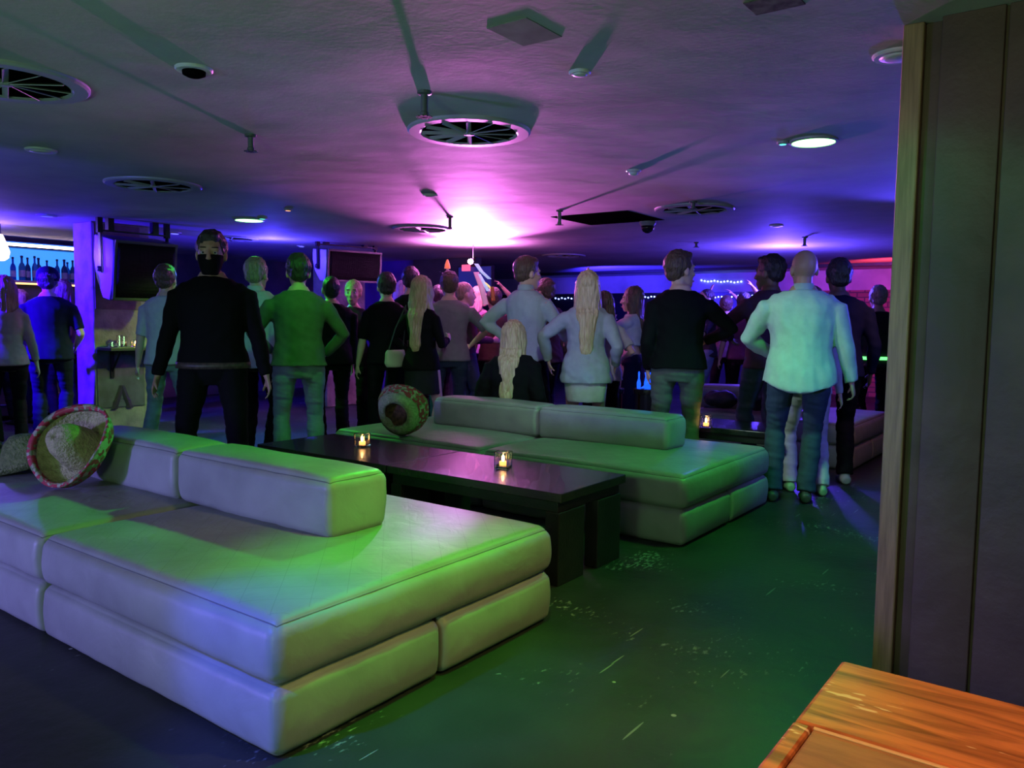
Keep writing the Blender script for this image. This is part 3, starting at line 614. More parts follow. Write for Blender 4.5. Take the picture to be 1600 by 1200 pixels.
sombrero(axis_m(ph, (-.30, .90, .30)), .190, 'round straw hat standing on edge on the far sofa, showing its dark hollow inside', .10, mat('pale_straw_weave', (.40, .45, .25), .8, col2=(.26, .32, .16), vscale=40, bump=.9, bscale=80), .12, False)
# ================================================================== THE BAR
XB = -11.5
z0 = atx(60, 440, XB).z; z1 = atx(60, 390, XB).z; yl = 3.6; yr = 5.5
t = thing('back_bar', 'blue-lit back bar shelf unit on the left wall behind the drinkers', 'shelf', (XB, 0, 0))
link('light_panel', MB().box((-.09, yl, z0), (-.075, yr, z1)).mesh(), mat('blue_light_panel', (.1, .2, .4), .5, emit=(.035, .24, 1), es=1.5), t)
link('shelf_board', bbox((-.08, yl, z0-.03), (.20, yr, z0), .003), mat('warm_shelf', (.4, .3, .2), .5), t)
link('shelf_board', bbox((-.08, yl, z1), (.20, yr, z1+.03), .003), M_black, t)
link('light_tube', MB().tube([(.19, yl, z1+.045), (.19, yr, z1+.045)], .016, 10).mesh(), mat('blue_tube', (.1, .2, .5), .5, emit=(.03, .12, 1), es=4), t)
link('base_cabinet', bbox((-.08, yl, 0), (.25, yr, 1.0), .004), M_black, t)
link('shelf_lamp', MB().tube([(.18, yl, z0-.04), (.18, yr, z0-.04)], .012, 8).mesh(), mat('amber_tube', (.5, .3, .1), .5, emit=(1, .5, .15), es=3), t)
t = thing('strip_light', 'warm white strip light glowing along the ceiling above the bar', 'light', (-11.30, 0, 0))
link('tube', MB().tube([(0, yl-2, 2.19), (0, yr, 2.19)], .018, 10).mesh(), mat('warm_tube', (1, .8, .6), .5, emit=(1, .66, .42), es=12), t)
link('channel', MB().box((-.05, yl-2, 2.155), (.03, yr, 2.17)).mesh(), M_black, t)
cols = [((.02, .06, .30), .30), ((.03, .12, .25), .33), ((.02, .03, .10), .29), ((.05, .15, .35), .34), ((.02, .05, .12), .30), ((.04, .10, .3), .28), ((.02, .07, .2), .32), ((.03, .10, .22), .30), ((.02, .04, .12), .29), ((.03, .1, .3), .3)]
bl = ['slim blue bottle at the left end of the lit bar shelf', 'second bottle from the left on the lit bar shelf', 'short dark bottle third from the left on the lit bar shelf', 'tallest bottle in the left cluster of the lit bar shelf', 'dark bottle just left of the man in the navy cap',
      'bottle behind the cap of the navy-shirted man', 'bottle just right of the navy cap on the bar shelf', 'tall bottle right of the navy cap on the bar shelf', 'dark bottle near the column end of the bar shelf', 'last bottle beside the column on the bar shelf']
for k, u in enumerate([21, 33, 44, 53, 61, 72, 90, 99, 106, 112]):
    p = atx(u, 438, XB+.05); c, h = cols[k]; h *= random.uniform(.95, 1.1)
    t = thing('bottle', bl[k], 'bottle', (XB+.05+.04*(k % 2), p.y, z0), 0, 'bottles on the back bar')
    r = .034+.006*(k % 3 == 1)
    link('bottle_body', MB().lathe([(r*.9, 0), (r, .006), (r, h*.55), (r*.75, h*.66), (r*.36, h*.74), (r*.34, h*.93), (r*.42, h*.94)], 18).mesh(smooth=True), mat('bottle_glass_%d' % (k % 5), c, .08, trans=.55), t)
    link('cap', MB().lathe([(r*.44, h*.93), (r*.44, h), (r*.3, h+.004)], 14).mesh(), M_black, t)
    link('bottle_label', MB().lathe([(r*1.02, h*.15), (r*1.02, h*.42)], 18, cap=False).mesh(smooth=True), mat('bottle_label', (.3, .3, .28), .7), t)
t = thing('bar_counter', 'dark bar counter low behind the drinkers at left', 'bar counter', (-10.85, 2.4, 0))
link('front_panel', bbox((-.25, -2.2, .06), (.2, 2.6, 1.06), .006), M_black, t)
link('worktop', bbox((-.32, -2.25, 1.06), (.30, 2.65, 1.10), .006), M_tab, t)
link('foot_rail', MB().tube([(.27, -2.2, .2), (.27, 2.6, .2)], .02, 10).mesh(), mat('steel', (.5, .5, .5), .25, 1), t)
# pendant at the left edge
pp = aty(0, 395, 3.0); pp = Vector((0, 0, CH))+ray(2, 393)*8.9
t = thing('pendant_lamp', 'glowing pinkish-white pendant lamp at the left edge above the bar', 'lamp', (pp.x, pp.y, pp.z))
link('lamp_shade', MB().lathe([(.02, .19), (.035, .15), (.06, .08), (.085, 0), (.07, -.07), (.03, -.10), (.002, -.105)], 24).mesh(smooth=True), mat('lit_shade', (1, .8, .7), .5, emit=(1, .62, .5), es=7), t)
link('cord', MB().tube([(0, 0, .18), (0, 0, CEIL-pp.z)], .005, 6).mesh(), M_black, t)
# ================================================================== FAR DETAIL
M_bulb = mat('blue_bulb', (.3, .4, 1), .4, emit=(.25, .35, 1), es=9)
def light_string(u0, v0, u1, v1, n, label, Y=YB-.018, sag=.02, r=.016):
    a, b = aty(u0, v0, Y), aty(u1, v1, Y); t = thing('string_lights', label, 'string lights', a, 0, 'blue string lights on the far wall')
    P = [(b-a)*(k/(n-1))+Vector((0, .0, -sag*math.sin(math.pi*k/(n-1)*3)**2)) for k in range(n)]
    link('cable', MB().tube([p+Vector((0, 0, .015)) for p in P], .004, 5).mesh(), M_black, t)
    me = MB().ell((0, 0, 0), (r, r, r), n=5).mesh()
    for p in P: link('bulb', me, M_bulb, t, p)
light_string(1096, 438, 1158, 440, 13, 'upper row of blue string lights above the raised hands', YB-.068)
light_string(868, 466, 898, 465, 7, 'blue string lights showing left of the woman in the blazer')
light_string(1008, 464, 1042, 461, 8, 'blue string lights left of the man in the black jumper')
light_string(1092, 466, 1192, 459, 20, 'long lower row of blue string lights among the raised hands')
# monitor and coloured strip behind the dance floor
a = aty(718, 418, 9.85); b = aty(768, 470, 9.85)
t = thing('wall_screen', 'dark blue screen on the wall behind the dancers', 'screen', ((a.x+b.x)/2, 9.85, (a.z+b.z)/2))
hw, hh = (b.x-a.x)/2, (a.z-b.z)/2
link('frame', bbox((-hw-.02, -.02, -hh-.02), (hw+.02, .04, hh+.02), .004), M_black, t); link('display', MB().box((-hw, -.024, -hh), (hw, -.02, hh)).mesh(), mat('dim_screen', (.01, .01, .05), .3, emit=(.03, .03, .35), es=.5), t)
a = aty(724, 414, 9.80); b = aty(800, 421, 9.80)
tag(link('led_batten', MB().box((a.x, 9.76, b.z), (min(b.x, -8.12), 9.8, a.z)).mesh(), mat('pink_batten', (.5, .1, .15), .5, emit=(1, .12, .30), es=1.2)), 'narrow pinkish-red lit strip above the dark blue screen', 'light')
# bucket tables behind the second sofa
M_steel = mat('brushed_steel', (.45, .45, .47), .3, 1)
M_barrel = mat('dark_lacquer', (.02, .02, .03), .2)
def drum_table(x, y, r, h, label):
    t = thing('drum_table', label, 'side table', (x, y, 0), 0, 'small drum tables')
    link('drum', MB().lathe([(r*.72, .0), (r*.80, .1), (r*.88, h-.05)], 28).mesh(smooth=False), M_barrel, t)
    link('tabletop', MB().lathe([(r, h-.05), (r*1.02, h-.03), (r*1.02, h-.006), (r, h)], 36).mesh(), M_tab, t)
    for a in (-.9, 1.0):
        M = Matrix.Rotation(math.radians(-53)+a, 4, 'Z'); b = MB().box((r*.79, -.012, .04), (r*.9, .012, h-.05), M)
        link('metal_strip', b.mesh(), mat('copper', (.8, .42, .2), .25, 1), t)
    return t
p = atz(1012, 607, .66); drum_table(p.x, p.y, .135, .66, 'small drum table topped with blue-lit glassware behind the sofa'); DT = p
p2 = atz(957, 606, .66); drum_table(p2.x, p2.y, .11, .66, 'empty small drum table next to the legs of the woman in the blazer')
M_bglow = mat('blue_lit_glass', (.1, .3, .9), .15, trans=.6, emit=(.01, .10, 1), es=.9)  # blue light put into the glass as a glow of its own
def carafe(x, y, z, h, label, r=.04):
    t = thing('carafe', label, 'carafe', (x, y, z), 0, 'glass carafes on the drum table')
    link('glass_body', MB().lathe([(r*.8, 0), (r, .01), (r*1.02, h*.35), (r*.72, h*.75), (r*.9, h), (r*.86, h), (r*.66, h*.75), (r*.95, h*.35), (r*.9, .014)], 24).mesh(smooth=True), M_bglow, t)
carafe(DT.x+.02, DT.y-.03, .66, .155, 'shorter glass carafe glowing blue on the drum table')
carafe(DT.x+.075, DT.y+.05, .66, .19, 'taller glass carafe glowing blue at the right of the drum table')
t = thing('bottle', 'small bottle with a pouring neck on the blue-lit drum table', 'bottle', (DT.x-.085, DT.y-.02, .66))
link('bottle_body', MB().lathe([(.018, 0), (.02, .05), (.008, .09), (.007, .14)], 14).mesh(smooth=True), M_bglow, t)
link('cap', MB().lathe([(.01, .135), (.005, .16)], 10).mesh(), M_bglow, t)
for k in range(5):
    b = MB().tube([(-.05, 0, .0), (0, 0, .035+.008*k), (.06, 0, .05+.006*k)], .004, 6); 
    o = link('straw', b.mesh(), M_bglow, None, (DT.x+.03, DT.y-.10+.012*k, .668)); o.rotation_euler = (0, 0, .5+.16*k); tag(o, ['lowest', 'second lowest', 'middle', 'second highest', 'highest'][k]+' of the five blue-lit straws fanned beside the carafes', 'straw', 'straws on the drum table')
# small blue point light just above the drum table's top
lamp('POINT', (DT.x+.0, DT.y+.02, .95), (.04, .2, 1), 1.5, .02)
# bags behind the small table
def lump(name, label, cat, secs, m, amp=.03, seed=0, group=None):
    b = MB()
    for c, r in secs: b.ell(c, r)
    me = bake(b.mesh(), [('REMESH', dict(mode='VOXEL', voxel_size=.016)), ('SMOOTH', dict(factor=.6, iterations=4))])
    displace(me, lambda c: noise.noise(c*9+Vector((seed, 0, 0)))*amp + noise.noise(c*22+Vector((seed, 3, 0)))*amp*.4)
    o = link(name, me, m); return tag(o, label, cat, group)
b = atz(1146, 655, SH+.02)
M_bag = mat('black_nylon', (.012, .012, .014), .5, bump=.3, bscale=40)
o = lump('handbag', 'large black bag slumped on the seat behind the small table', 'bag', [((0, 0, .12), (.19, .12, .13)), ((.02, 0, .20), (.11, .08, .10))], M_bag, .02, 1); o.location = (-2.62, 7.55, SH+.055)
o = lump('handbag', 'lower brown-black patterned bag left of the large black bag', 'bag', [((0, 0, .08), (.18, .12, .09))], mat('patterned_fabric', (.05, .02, .03), .7, col2=(.015, .01, .015), vscale=25), .02, 5); o.location = (-3.0, 7.50, SH+.055)
# streamers held up over the crowd
def ribbon(pts, w, m, parent):
    pts = [Vector(p) for p in pts]; b = MB(); b.loft([(p, w, .003, (.80, .6, 0), (-.6, .8, 0)) for p in pts], 6); return link('streamer', b.mesh(smooth=True), m, parent)
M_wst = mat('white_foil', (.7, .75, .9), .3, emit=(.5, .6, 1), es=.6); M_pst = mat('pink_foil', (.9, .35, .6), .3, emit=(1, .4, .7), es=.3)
def P8(u, v, d=8.4): return Vector((0, 0, CH))+ray(u, v)*d
t = thing('foil_streamers', 'bundle of white and pink foil streamers held up in front of the stage glare', 'streamers', P8(770, 460))
o0 = P8(770, 460)
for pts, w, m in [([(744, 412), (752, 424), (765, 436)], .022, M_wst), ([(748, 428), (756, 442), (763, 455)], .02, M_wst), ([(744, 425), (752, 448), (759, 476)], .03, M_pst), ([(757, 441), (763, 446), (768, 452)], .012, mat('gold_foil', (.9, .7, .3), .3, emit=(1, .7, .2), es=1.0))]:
    ribbon([P8(*q)-o0 for q in pts], w, m, t)
link('handle', MB().tube([P8(769, 448)-o0, P8(771, 470)-o0], .02, 10).mesh(), mat('orange_tube', (.8, .2, .05), .5), t)
o0 = P8(699, 432, 9.0)
t = thing('held_bottle', 'bottle with an orange top held up just below the white glare', 'bottle', o0)
link('bottle_body', MB().lathe([(.035, -.12), (.04, -.08), (.04, .02), (.015, .07), (.013, .10)], 18).mesh(smooth=True), mat('pale_bottle', (.7, .6, .65), .2), t)
link('cap', MB().lathe([(.035, .09), (.03, .13), (.008, .19)], 14).mesh(), mat('orange_cap', (.9, .22, .05), .5, emit=(1, .25, .1), es=.5), t)

# ================================================================== PEOPLE
def skin_mat(n, c): return mat('skin_'+n, c, .5, var=.06, vscale=12)
SK = {'fair': skin_mat('fair', (.58, .36, .27)), 'tan': skin_mat('tan', (.42, .24, .16)), 'dark': skin_mat('dark', (.16, .085, .055))}
def hair_mat(n, c, c2): return mat('hair_'+n, c, .42, col2=c2, vscale=14, stretch=(6, 6, .7), bump=.8, bscale=16)
HR = {'black': hair_mat('black', (.010, .009, .009), (.03, .025, .022)), 'brown': hair_mat('brown', (.06, .035, .02), (.13, .075, .045)), 'blonde': hair_mat('blonde', (.40, .28, .13), (.62, .48, .28)),
      'ginger': hair_mat('ginger', (.20, .08, .04), (.34, .16, .08)), 'grey': hair_mat('grey', (.25, .22, .20), (.42, .40, .37)), 'sandy': hair_mat('sandy', (.22, .17, .09), (.36, .29, .17))}
def cloth(n, c, rough=.85, var=.05, bump=.18, **k): return mat('cloth_'+n, c, rough, var=var, vscale=20, bump=bump, bscale=9, spec=.12, **k)
def wrinkle(me, amp, seed, fz=11, fx=7):
    """cloth folds: noise stretched along the drop of the cloth"""
    displace(me, lambda c: amp*(noise.noise(Vector((c.x*fx+seed*3.1, c.y*fx+c.z*2, c.z*fz)))*.7 + noise.noise(Vector((c.x*fx*2+seed, c.y*fx*2, c.z*fz*2.2+c.x*9)))*.4))
def blob(b, vox, it=3, f=.5):
    return bake(b.mesh(), [('REMESH', dict(mode='VOXEL', voxel_size=vox)), ('SMOOTH', dict(factor=f, iterations=it))])
def ik(S, Wp, l1, l2, pole):
    d = Wp-S; L = d.length
    if L > (l1+l2)*.998: Wp = S+d.normalized()*(l1+l2)*.998; d = Wp-S; L = d.length
    a = (l1*l1-l2*l2+L*L)/(2*L); h = math.sqrt(max(0, l1*l1-a*a)); u = d.normalized(); pole = Vector(pole); pp = (pole-u*pole.dot(u))
    pp = pp.normalized() if pp.length > 1e-4 else Vector((0, -1, 0))
    return S+u*a+pp*h, Wp
def hand(b, Wp, d, n, side, curl=.5, point=False):
    """palm plus five jointed fingers; d = finger direction, n = palm normal, side = +1 puts the thumb towards d x n"""
    d = d.normalized(); n = (n-d*n.dot(d)).normalized(); s = d.cross(n)*side
    b.loft([(Wp-d*.03, .024, .019, s, n), (Wp+d*.0, .026, .018, s, n), (Wp+d*.03, .036, .015, s, n), (Wp+d*.07, .041, .014, s, n), (Wp+d*.092, .036, .012, s, n)], 12)
    for k, (off, L, c) in enumerate([(.030, .070, .85), (.010, .080, 1), (-.011, .074, 1.1), (-.030, .056, 1.25)]):
        p = Wp+d*.083+s*off; q = d+s*(.10-.07*k); r = .0085-.0006*k; a = 0; P = [(p-d*.02, r*1.1)]
        cc = .1 if (point and k == 0) else curl*c
        P.append((p, r*1.05))
        for sl, f in ((.45, .45), (.32, .9), (.23, .6)):
            a += cc*f; dirn = (q.normalized()*math.cos(a) + n*math.sin(a)); p = p+dirn*L*sl; P.append((p, r*(1-.12*(len(P)-1))))
        b.loft([(c_, rr, rr) for c_, rr in P], 8)
    t0 = Wp+d*.02+s*.022; td = (d*.75+s*.62+n*.35).normalized(); t1 = t0+td*.036; t2 = t1+(d*.9+s*.25+n*.35*(1+curl)).normalized()*.030; t3 = t2+(d*.9+s*.05+n*.4*(1+curl)).normalized()*.022
    b.loft([(t0-td*.01, .013, .013), (t0, .0125, .0125), (t1, .0105, .0105), (t2, .0095, .0095), (t3, .0065, .0065)], 8)
def person(label, u=None, vtop=None, h=1.75, rel=0, loc=None, sex='m', wd=1., dp=1., head=(0, 0), lh=None, rh=None, lf=None, rf=None, lean=(0, 0), sit=None,
           skin='fair', hair=('short', 'brown'), top=None, bottom=None, shoes=(.02, .02, .02), vox=.011, sleeves=1., hem=.86, curl=.6, loose=.012, extra=None, name='person', seed=0, belt=False, neckc=.0, d=None, collar=None, pl=None, prr=None):
    global PN
    if d is not None:
        q = Vector((0, 0, CH))+ray(u, vtop)*d; loc = (q.x, q.y); h = q.z
    if loc is None:
        q = atz(u, vtop, h); loc = (q.x, q.y)
    vd = math.atan2(loc[1], loc[0]); rz = vd+math.radians(rel)-math.pi/2
    root = thing(name, label, 'person', (loc[0], loc[1], 0), rz, 'people in the club')
    k = h/1.78; K = lambda v: Vector(v)*k
    f = sex == 'f'; sw = (.172 if f else .198)*wd; hw = (.10 if f else .095)*wd
    pz = .95 if sit is None else sit+.09
    dz = pz-.95
    def sp(v):      # bend everything above the pelvis
        v = Vector(v); v.z += dz
        if lean[0] or lean[1]:
            t = max(0, min(1, (v.z-(pz-.05))/.25)); R_ = Matrix.Rotation(-math.radians(lean[0])*t, 3, 'X') @ Matrix.Rotation(math.radians(lean[1])*t, 3, 'Y'); o = Vector((0, 0, pz-.02)); v = o+R_ @ (v-o)
        return v
    # ---- joints
    hips = {s: Vector((s*hw, 0, pz-.03)) for s in (-1, 1)}
    lf = Vector(lf or (-.11, 0, .085)); rf = Vector(rf or (.11, 0, .085))
    feet = {-1: lf, 1: rf}; knees = {}
    for s in (-1, 1): knees[s], feet[s] = ik(hips[s], feet[s], .445, .425, (s*.12, 1, 0) if sit is None else (s*.1, 1, .6))
    sh = {s: sp((s*(sw-.024), -.01, 1.380)) for s in (-1, 1)}
    tg = {-1: lh or (-.27*wd-.02, .04, .80), 1: rh or (.27*wd+.02, .04, .80)}
    poles = {-1: pl or (-.35, -1, -.2), 1: prr or (.35, -1, -.2)}
    el, wr = {}, {}
    for s in (-1, 1):
        T = Vector(tg[s]); T.z += dz; el[s], wr[s] = ik(sh[s], T, .29, .255, poles[s])
    TR = [(.80, .11, .09, 0), (.86, .158, .112, -.005), (.93, .172, .124, -.01), (1.0, .166, .115, -.004), (1.08, .148, .104, 0), (1.18, .150, .108, .005), (1.28, .168, .117, .006), (1.35, .176, .115, 0), (1.395, .176, .102, -.006), (1.43, .152, .088, -.012), (1.46, .112, .076, -.014), (1.485, .080, .068, -.014), (1.52, .063, .062, -.014)]
    if f: TR = [(.80, .115, .09, 0), (.86, .165, .115, -.008), (.93, .176, .125, -.014), (1.0, .158, .108, -.004), (1.08, .126, .090, 0), (1.18, .128, .094, .004), (1.27, .146, .125, .018), (1.33, .152, .115, .012), (1.40, .146, .088, -.006), (1.435, .122, .076, -.010), (1.465, .086, .066, -.012), (1.50, .054, .054, -.012)]
    X = Vector((1, 0, 0)); Y = Vector((0, 1, 0))
    def torso(b, inf=0, z0=0, z1=9, flare=0, cut=None, n=20):
        rs = []
        zs = [t for t in TR if z0-.001 <= t[0] <= z1+.001]
        if cut is not None:
            base = min(TR, key=lambda t: abs(t[0]-(.93 if cut < .93 else z0))); zs = [(cut, base[1]+flare, base[2]+flare, base[3])] + zs
        for z, a, c, yo in zs:
            belly = 1+(dp-1)*(.35+.65*math.exp(-((max(z, .93)-1.08)/.2)**2))
            rs.append((sp((0, yo+(belly-1)*.05, z)), a*wd+inf, c*belly+inf, X, Y))
        b.loft(rs, n)
    def leg(b, s, inf=0, bot=0, cuff=0):
        H_, Kn, A = hips[s], knees[s], feet[s]
        P = [(H_+Vector((0, 0, .03)), .082), (H_.lerp(Kn, .25), .084), (H_.lerp(Kn, .55), .070), (H_.lerp(Kn, .85), .056), (Kn, .054), (Kn.lerp(A, .22), .055), (Kn.lerp(A, .42), .052), (Kn.lerp(A, .7), .038), (A, .031)]
        if f: P = [(p, r*.96) for p, r in P]
        P = [(p, r*(.9+.1*wd)+inf) for p, r in P]
        if bot == 1: P = P[:-1]+[(Kn.lerp(A, 1.02), P[-1][1]+cuff)]; P[-2] = (P[-2][0], P[-2][1]+cuff*.6); P[-3] = (P[-3][0], P[-3][1]+cuff*.2)
        b.loft([(p, r, r*1.06) for p, r in P], 14)
    def arm(b, s, inf=0, upto=2., cuff=0):
        A, E_, Wr = sh[s], el[s], wr[s]
        C0 = sp((s*sw*.45, -.01, 1.39))
        P = [(0, C0, .046), (.02, A.lerp(C0, .3)+Vector((0, 0, .006)), .052), (.08, A.lerp(E_, .05)+Vector((s*.004, 0, -.002)), .054), (.35, A.lerp(E_, .35), .050), (.75, A.lerp(E_, .75), .042), (1., E_, .038), (1.25, E_.lerp(Wr, .25), .040), (1.6, E_.lerp(Wr, .6), .032), (2., Wr, .024)]
        if f: P = [(t, p, r*.88) for t, p, r in P]
        Q = [(p, r*(.85+.15*wd)+inf) for t, p, r in P if t <= upto]
        if upto < 2.:
            t, p = upto, (A.lerp(E_, upto) if upto <= 1 else E_.lerp(Wr, upto-1)); Q.append((p, Q[-1][1]*.98+cuff))
        else: Q[-1] = (E_.lerp(Wr, .97), Q[-1][1]+cuff)
        b.loft([(p, r, r) for p, r in Q], 12)
    hc = sp((0, .012, 1.622)); Hm = Matrix.Translation(hc) @ Matrix.Rotation(math.radians(head[0]), 4, 'Z') @ Matrix.Rotation(math.radians(-head[1]-lean[0]*.4), 4, 'X') @ Matrix.Scale(1.16, 4)
    hx = lambda v: Hm @ Vector(v); hX = Hm.to_3x3() @ X; hY = Hm.to_3x3() @ Y
    # ---- body: one continuous surface
    b = MB(); torso(b)
    b.loft([(sp((0, -.012, 1.43)), .062, .058, X, Y), (sp((0, -.01, 1.50)), .054 if not f else .047, .054 if not f else .047, X, Y), (hx((0, -.02, -.07)), .052 if not f else .046, .056 if not f else .048, X, Y), (hx((0, -.02, -.0)), .05, .055, X, Y)], 14)
    b.ell((0, -.008, .034), (.073, .094, .088), Hm)
    b.loft([(hx((0, y, z)), a, c, hX, hY) for z, a, c, y in [(.05, .064, .080, .008), (.01, .066, .080, .012), (-.03, .060, .074, .018), (-.065, .050, .056, .032), (-.095, .034, .036, .050), (-.110, .018, .018, .060)]], 16)
    b.loft([(hx((0, .088, .020)), .009, .010, hX, hY), (hx((0, .100, -.005)), .011, .013, hX, hY), (hx((0, .107, -.026)), .016, .016, hX, hY), (hx((0, .094, -.036)), .014, .012, hX, hY)], 8)
    for s in (-1, 1):
        b.ell((s*.073, -.008, -.002), (.011, .020, .032), Hm, 8); b.ell((s*.030, .076, .030), (.026, .014, .009), Hm, 8); b.ell((s*.038, .068, -.022), (.022, .018, .016), Hm, 8)
    b.ell((0, .090, -.060), (.022, .010, .006), Hm, 8); b.ell((0, .088, -.070), (.020, .010, .007), Hm, 8)
    for s in (-1, 1):
        leg(b, s); arm(b, s)
        A = feet[s]; b.loft([(A+Vector((0, -.045, -.045)), .032, .03), (A+Vector((0, .03, -.045)), .038, .035), (A+Vector((0, .12, -.062)), .042, .018), (A+Vector((s*.005, .165, -.066)), .03, .012)], 12)
        dv = (wr[s]-el[s]).normalized()
        inward = Vector((-s, .15, 0)); 
        hand(b, wr[s], dv, inward if abs(dv.x) < .85 else Vector((0, -.3, -1)), 1, curl)
        # keep the thumb to the front
    me = blob(b, vox, 2, .4); me.transform(Matrix.Scale(k, 4)); link('body', me, SK[skin], root)
    if abs(rel) > 55 or abs(head[0]) > 40:
        for s in (-1, 1):
            me = MB().ell((s*.031, .0775, .008), (.0125, .011, .010), Hm, 8).mesh(smooth=True); me.transform(Matrix.Scale(k, 4)); e_ = link('eye', me, mat('eye_white', (.55, .52, .5), .2), root)
            me = MB().ell((s*.031, .088, .008), (.0055, .003, .0055), Hm, 6).mesh(smooth=True); me.transform(Matrix.Scale(k, 4)); link('pupil', me, mat('dark_brow', (.02, .012, .01), .5), e_)
            me = MB().ell((s*.031, .086, .036), (.020, .006, .0035), Hm, 6).mesh(smooth=True); me.transform(Matrix.Scale(k, 4)); link('eyebrow', me, mat('dark_brow', (.02, .012, .01), .5), root)
        b = MB().ell((0, .094, -.0645), (.021, .0085, .0085), Hm, 8); me = b.mesh(smooth=True); me.transform(Matrix.Scale(k, 4)); link('lips', me, mat('lips', (.40, .14, .13), .4), root)
    # ---- hair
    hs, hcn = hair
    if hs != 'bald':
        b = MB(); gr = .006 if hs == 'crop' else .012
        b.ell((0, -.022, .046), (.073+gr, .088+gr, .083+gr), Hm); b.ell((0, -.055, -.005), (.060+gr*.6, .046+gr*.6, .055), Hm)
        if hs == 'short': b.ell((0, .035, .098), (.055, .050, .035), Hm); b.ell((0, -.02, .115), (.055, .06, .03), Hm)
        if hs == 'bun': b.ell((0, -.09, .10), (.045, .045, .04), Hm)
        if hs in ('long', 'bob'):
            L = .14 if hs == 'bob' else (.46 if f else .3)
            for s in (-1, 1): b.loft([(hx((s*.070, -.012, .05)), .022, .055, hX, hY), (hx((s*.083, -.01, -.03)), .020, .050, hX, hY), (hx((s*.080, -.02, -.10)), .020, .045, hX, hY)] + ([] if hs == 'bob' else [(sp((s*.095, .0, 1.44)), .030, .045, X, Y), (sp((s*.085, .01, 1.32)), .022, .03, X, Y)]), 10)
            secs = [(hx((0, -.055, .06)), .078, .055, hX, hY), (hx((0, -.062, -.02)), .088, .050, hX, hY), (hx((0, -.068, -.09)), .092, .045, hX, hY)]
            zz = 1.655-.14
            while zz > 1.655-.12-L: secs.append((sp((0, -.085-.03*(zz < 1.44), zz)), .100+.012*math.sin(zz*9)-.10*max(0, (1.42-zz)), .034, X, Y)); zz -= .06
            secs.append((sp((0, -.115, zz)), .030, .014, X, Y)); b.loft(secs, 18)
        me = blob(b, max(.008, vox*.8), 3, .5)
        displace(me, lambda c: noise.noise(Vector((c.x*45+seed, c.y*45, c.z*(9 if hs in ('long', 'bob') else 30))))*(.011 if hs in ('long', 'bob') else .007 if hs != 'crop' else .002))
        me.transform(Matrix.Scale(k, 4)); link('hair', me, HR[hcn], root)
    # ---- clothes
    tops = top; cv = max(.010, vox)
    if tops:
        tm = tops; b = MB(); zb = min((t[0] for t in TR if t[0] > max(hem+.02, .90)), default=1.0)
        torso(b, loose*.8+.012, zb, 1.50 if not f else 1.48, .012, hem)
        b.loft([(sp((0, -.012, 1.44)), .085, .075, X, Y), (sp((0, -.014, 1.50+neckc)), (.060 if not f else .053)+.004, .062, X, Y)], 16)
        if sleeves > 0:
            for s in (-1, 1): arm(b, s, loose*.8+.002, sleeves*2, .004 if sleeves < 1 else .002)
        me = blob(b, cv, 7, .6); wrinkle(me, .006+loose*.45, seed+1, 4.5 if collar else 9, 8 if collar else 6)
        if collar:
            for v in me.vertices:
                wt = max(0, min(1, (hem+.24-v.co.z)/.24))**1.5
                if wt > 0 and abs(v.co.x) < .245*wd: v.co.z += wt*(.06*min(1, (v.co.x/(.2*wd))**2)-.01)
        me.transform(Matrix.Scale(k, 4)); link('top', me, tm, root)
    if collar:
        b = MB().loft([(sp((0, -.014, 1.475)), .078, .074, X, Y), (sp((0, -.018, 1.50)), .074, .073, X, Y), (sp((0, -.020, 1.528)), .066, .068, X, Y), (sp((0, -.020, 1.534)), .061, .063, X, Y)], 20)
        me = b.mesh(smooth=True); me.transform(Matrix.Scale(k, 4)); link('collar', me, collar, root)
    if bottom:
        kind, bm_ = bottom[0], bottom[1]; b = MB()
        if kind == 'trousers':
            torso(b, .010, .80, 1.0)
            for s in (-1, 1): leg(b, s, .013, 1, .022)
            me = blob(b, cv, 2, .5); wrinkle(me, .010, seed+4, 20, 5)
        else:
            L = bottom[2]; tz = 1.02
            secs = [(sp((0, -.004, tz)), (.166 if not f else .15)*wd, .115, X, Y), (sp((0, -.012, .93)), .188*wd, .138, X, Y), (Vector((0, -.01, pz-.09)), .185*wd, .135, X, Y)]
            if sit is None: secs += [(Vector((0, 0, max(L, .5*(L+.8)))), .178*wd+bottom[3]*.4, .130+bottom[3]*.4, X, Y), (Vector((0, .005, L)), .170*wd+bottom[3], .125+bottom[3], X, Y)]
            b.loft(secs, 22)
            if sit is not None:
                for s in (-1, 1): b.loft([(hips[s], .095, .095), (hips[s].lerp(knees[s], .5), .088, .088), (hips[s].lerp(knees[s], .8), .075, .075)], 12)
            me = blob(b, cv, 2, .5); wrinkle(me, .007, seed+9, 6, 12)
        me.transform(Matrix.Scale(k, 4)); link('trousers' if kind == 'trousers' else 'skirt', me, bm_, root)
    if belt:
        b = MB().loft([(sp((0, -.004, .905)), .203*wd, .156*dp, X, Y), (sp((0, -.004, .945)), .201*wd, .154*dp, X, Y)], 26); me = b.mesh(smooth=True); me.transform(Matrix.Scale(k, 4)); link('belt', me, belt, root)
    sm_ = shoes if not isinstance(shoes, tuple) else mat('shoe_%02d_%02d_%02d' % tuple(int(c*99) for c in shoes), shoes, .4)
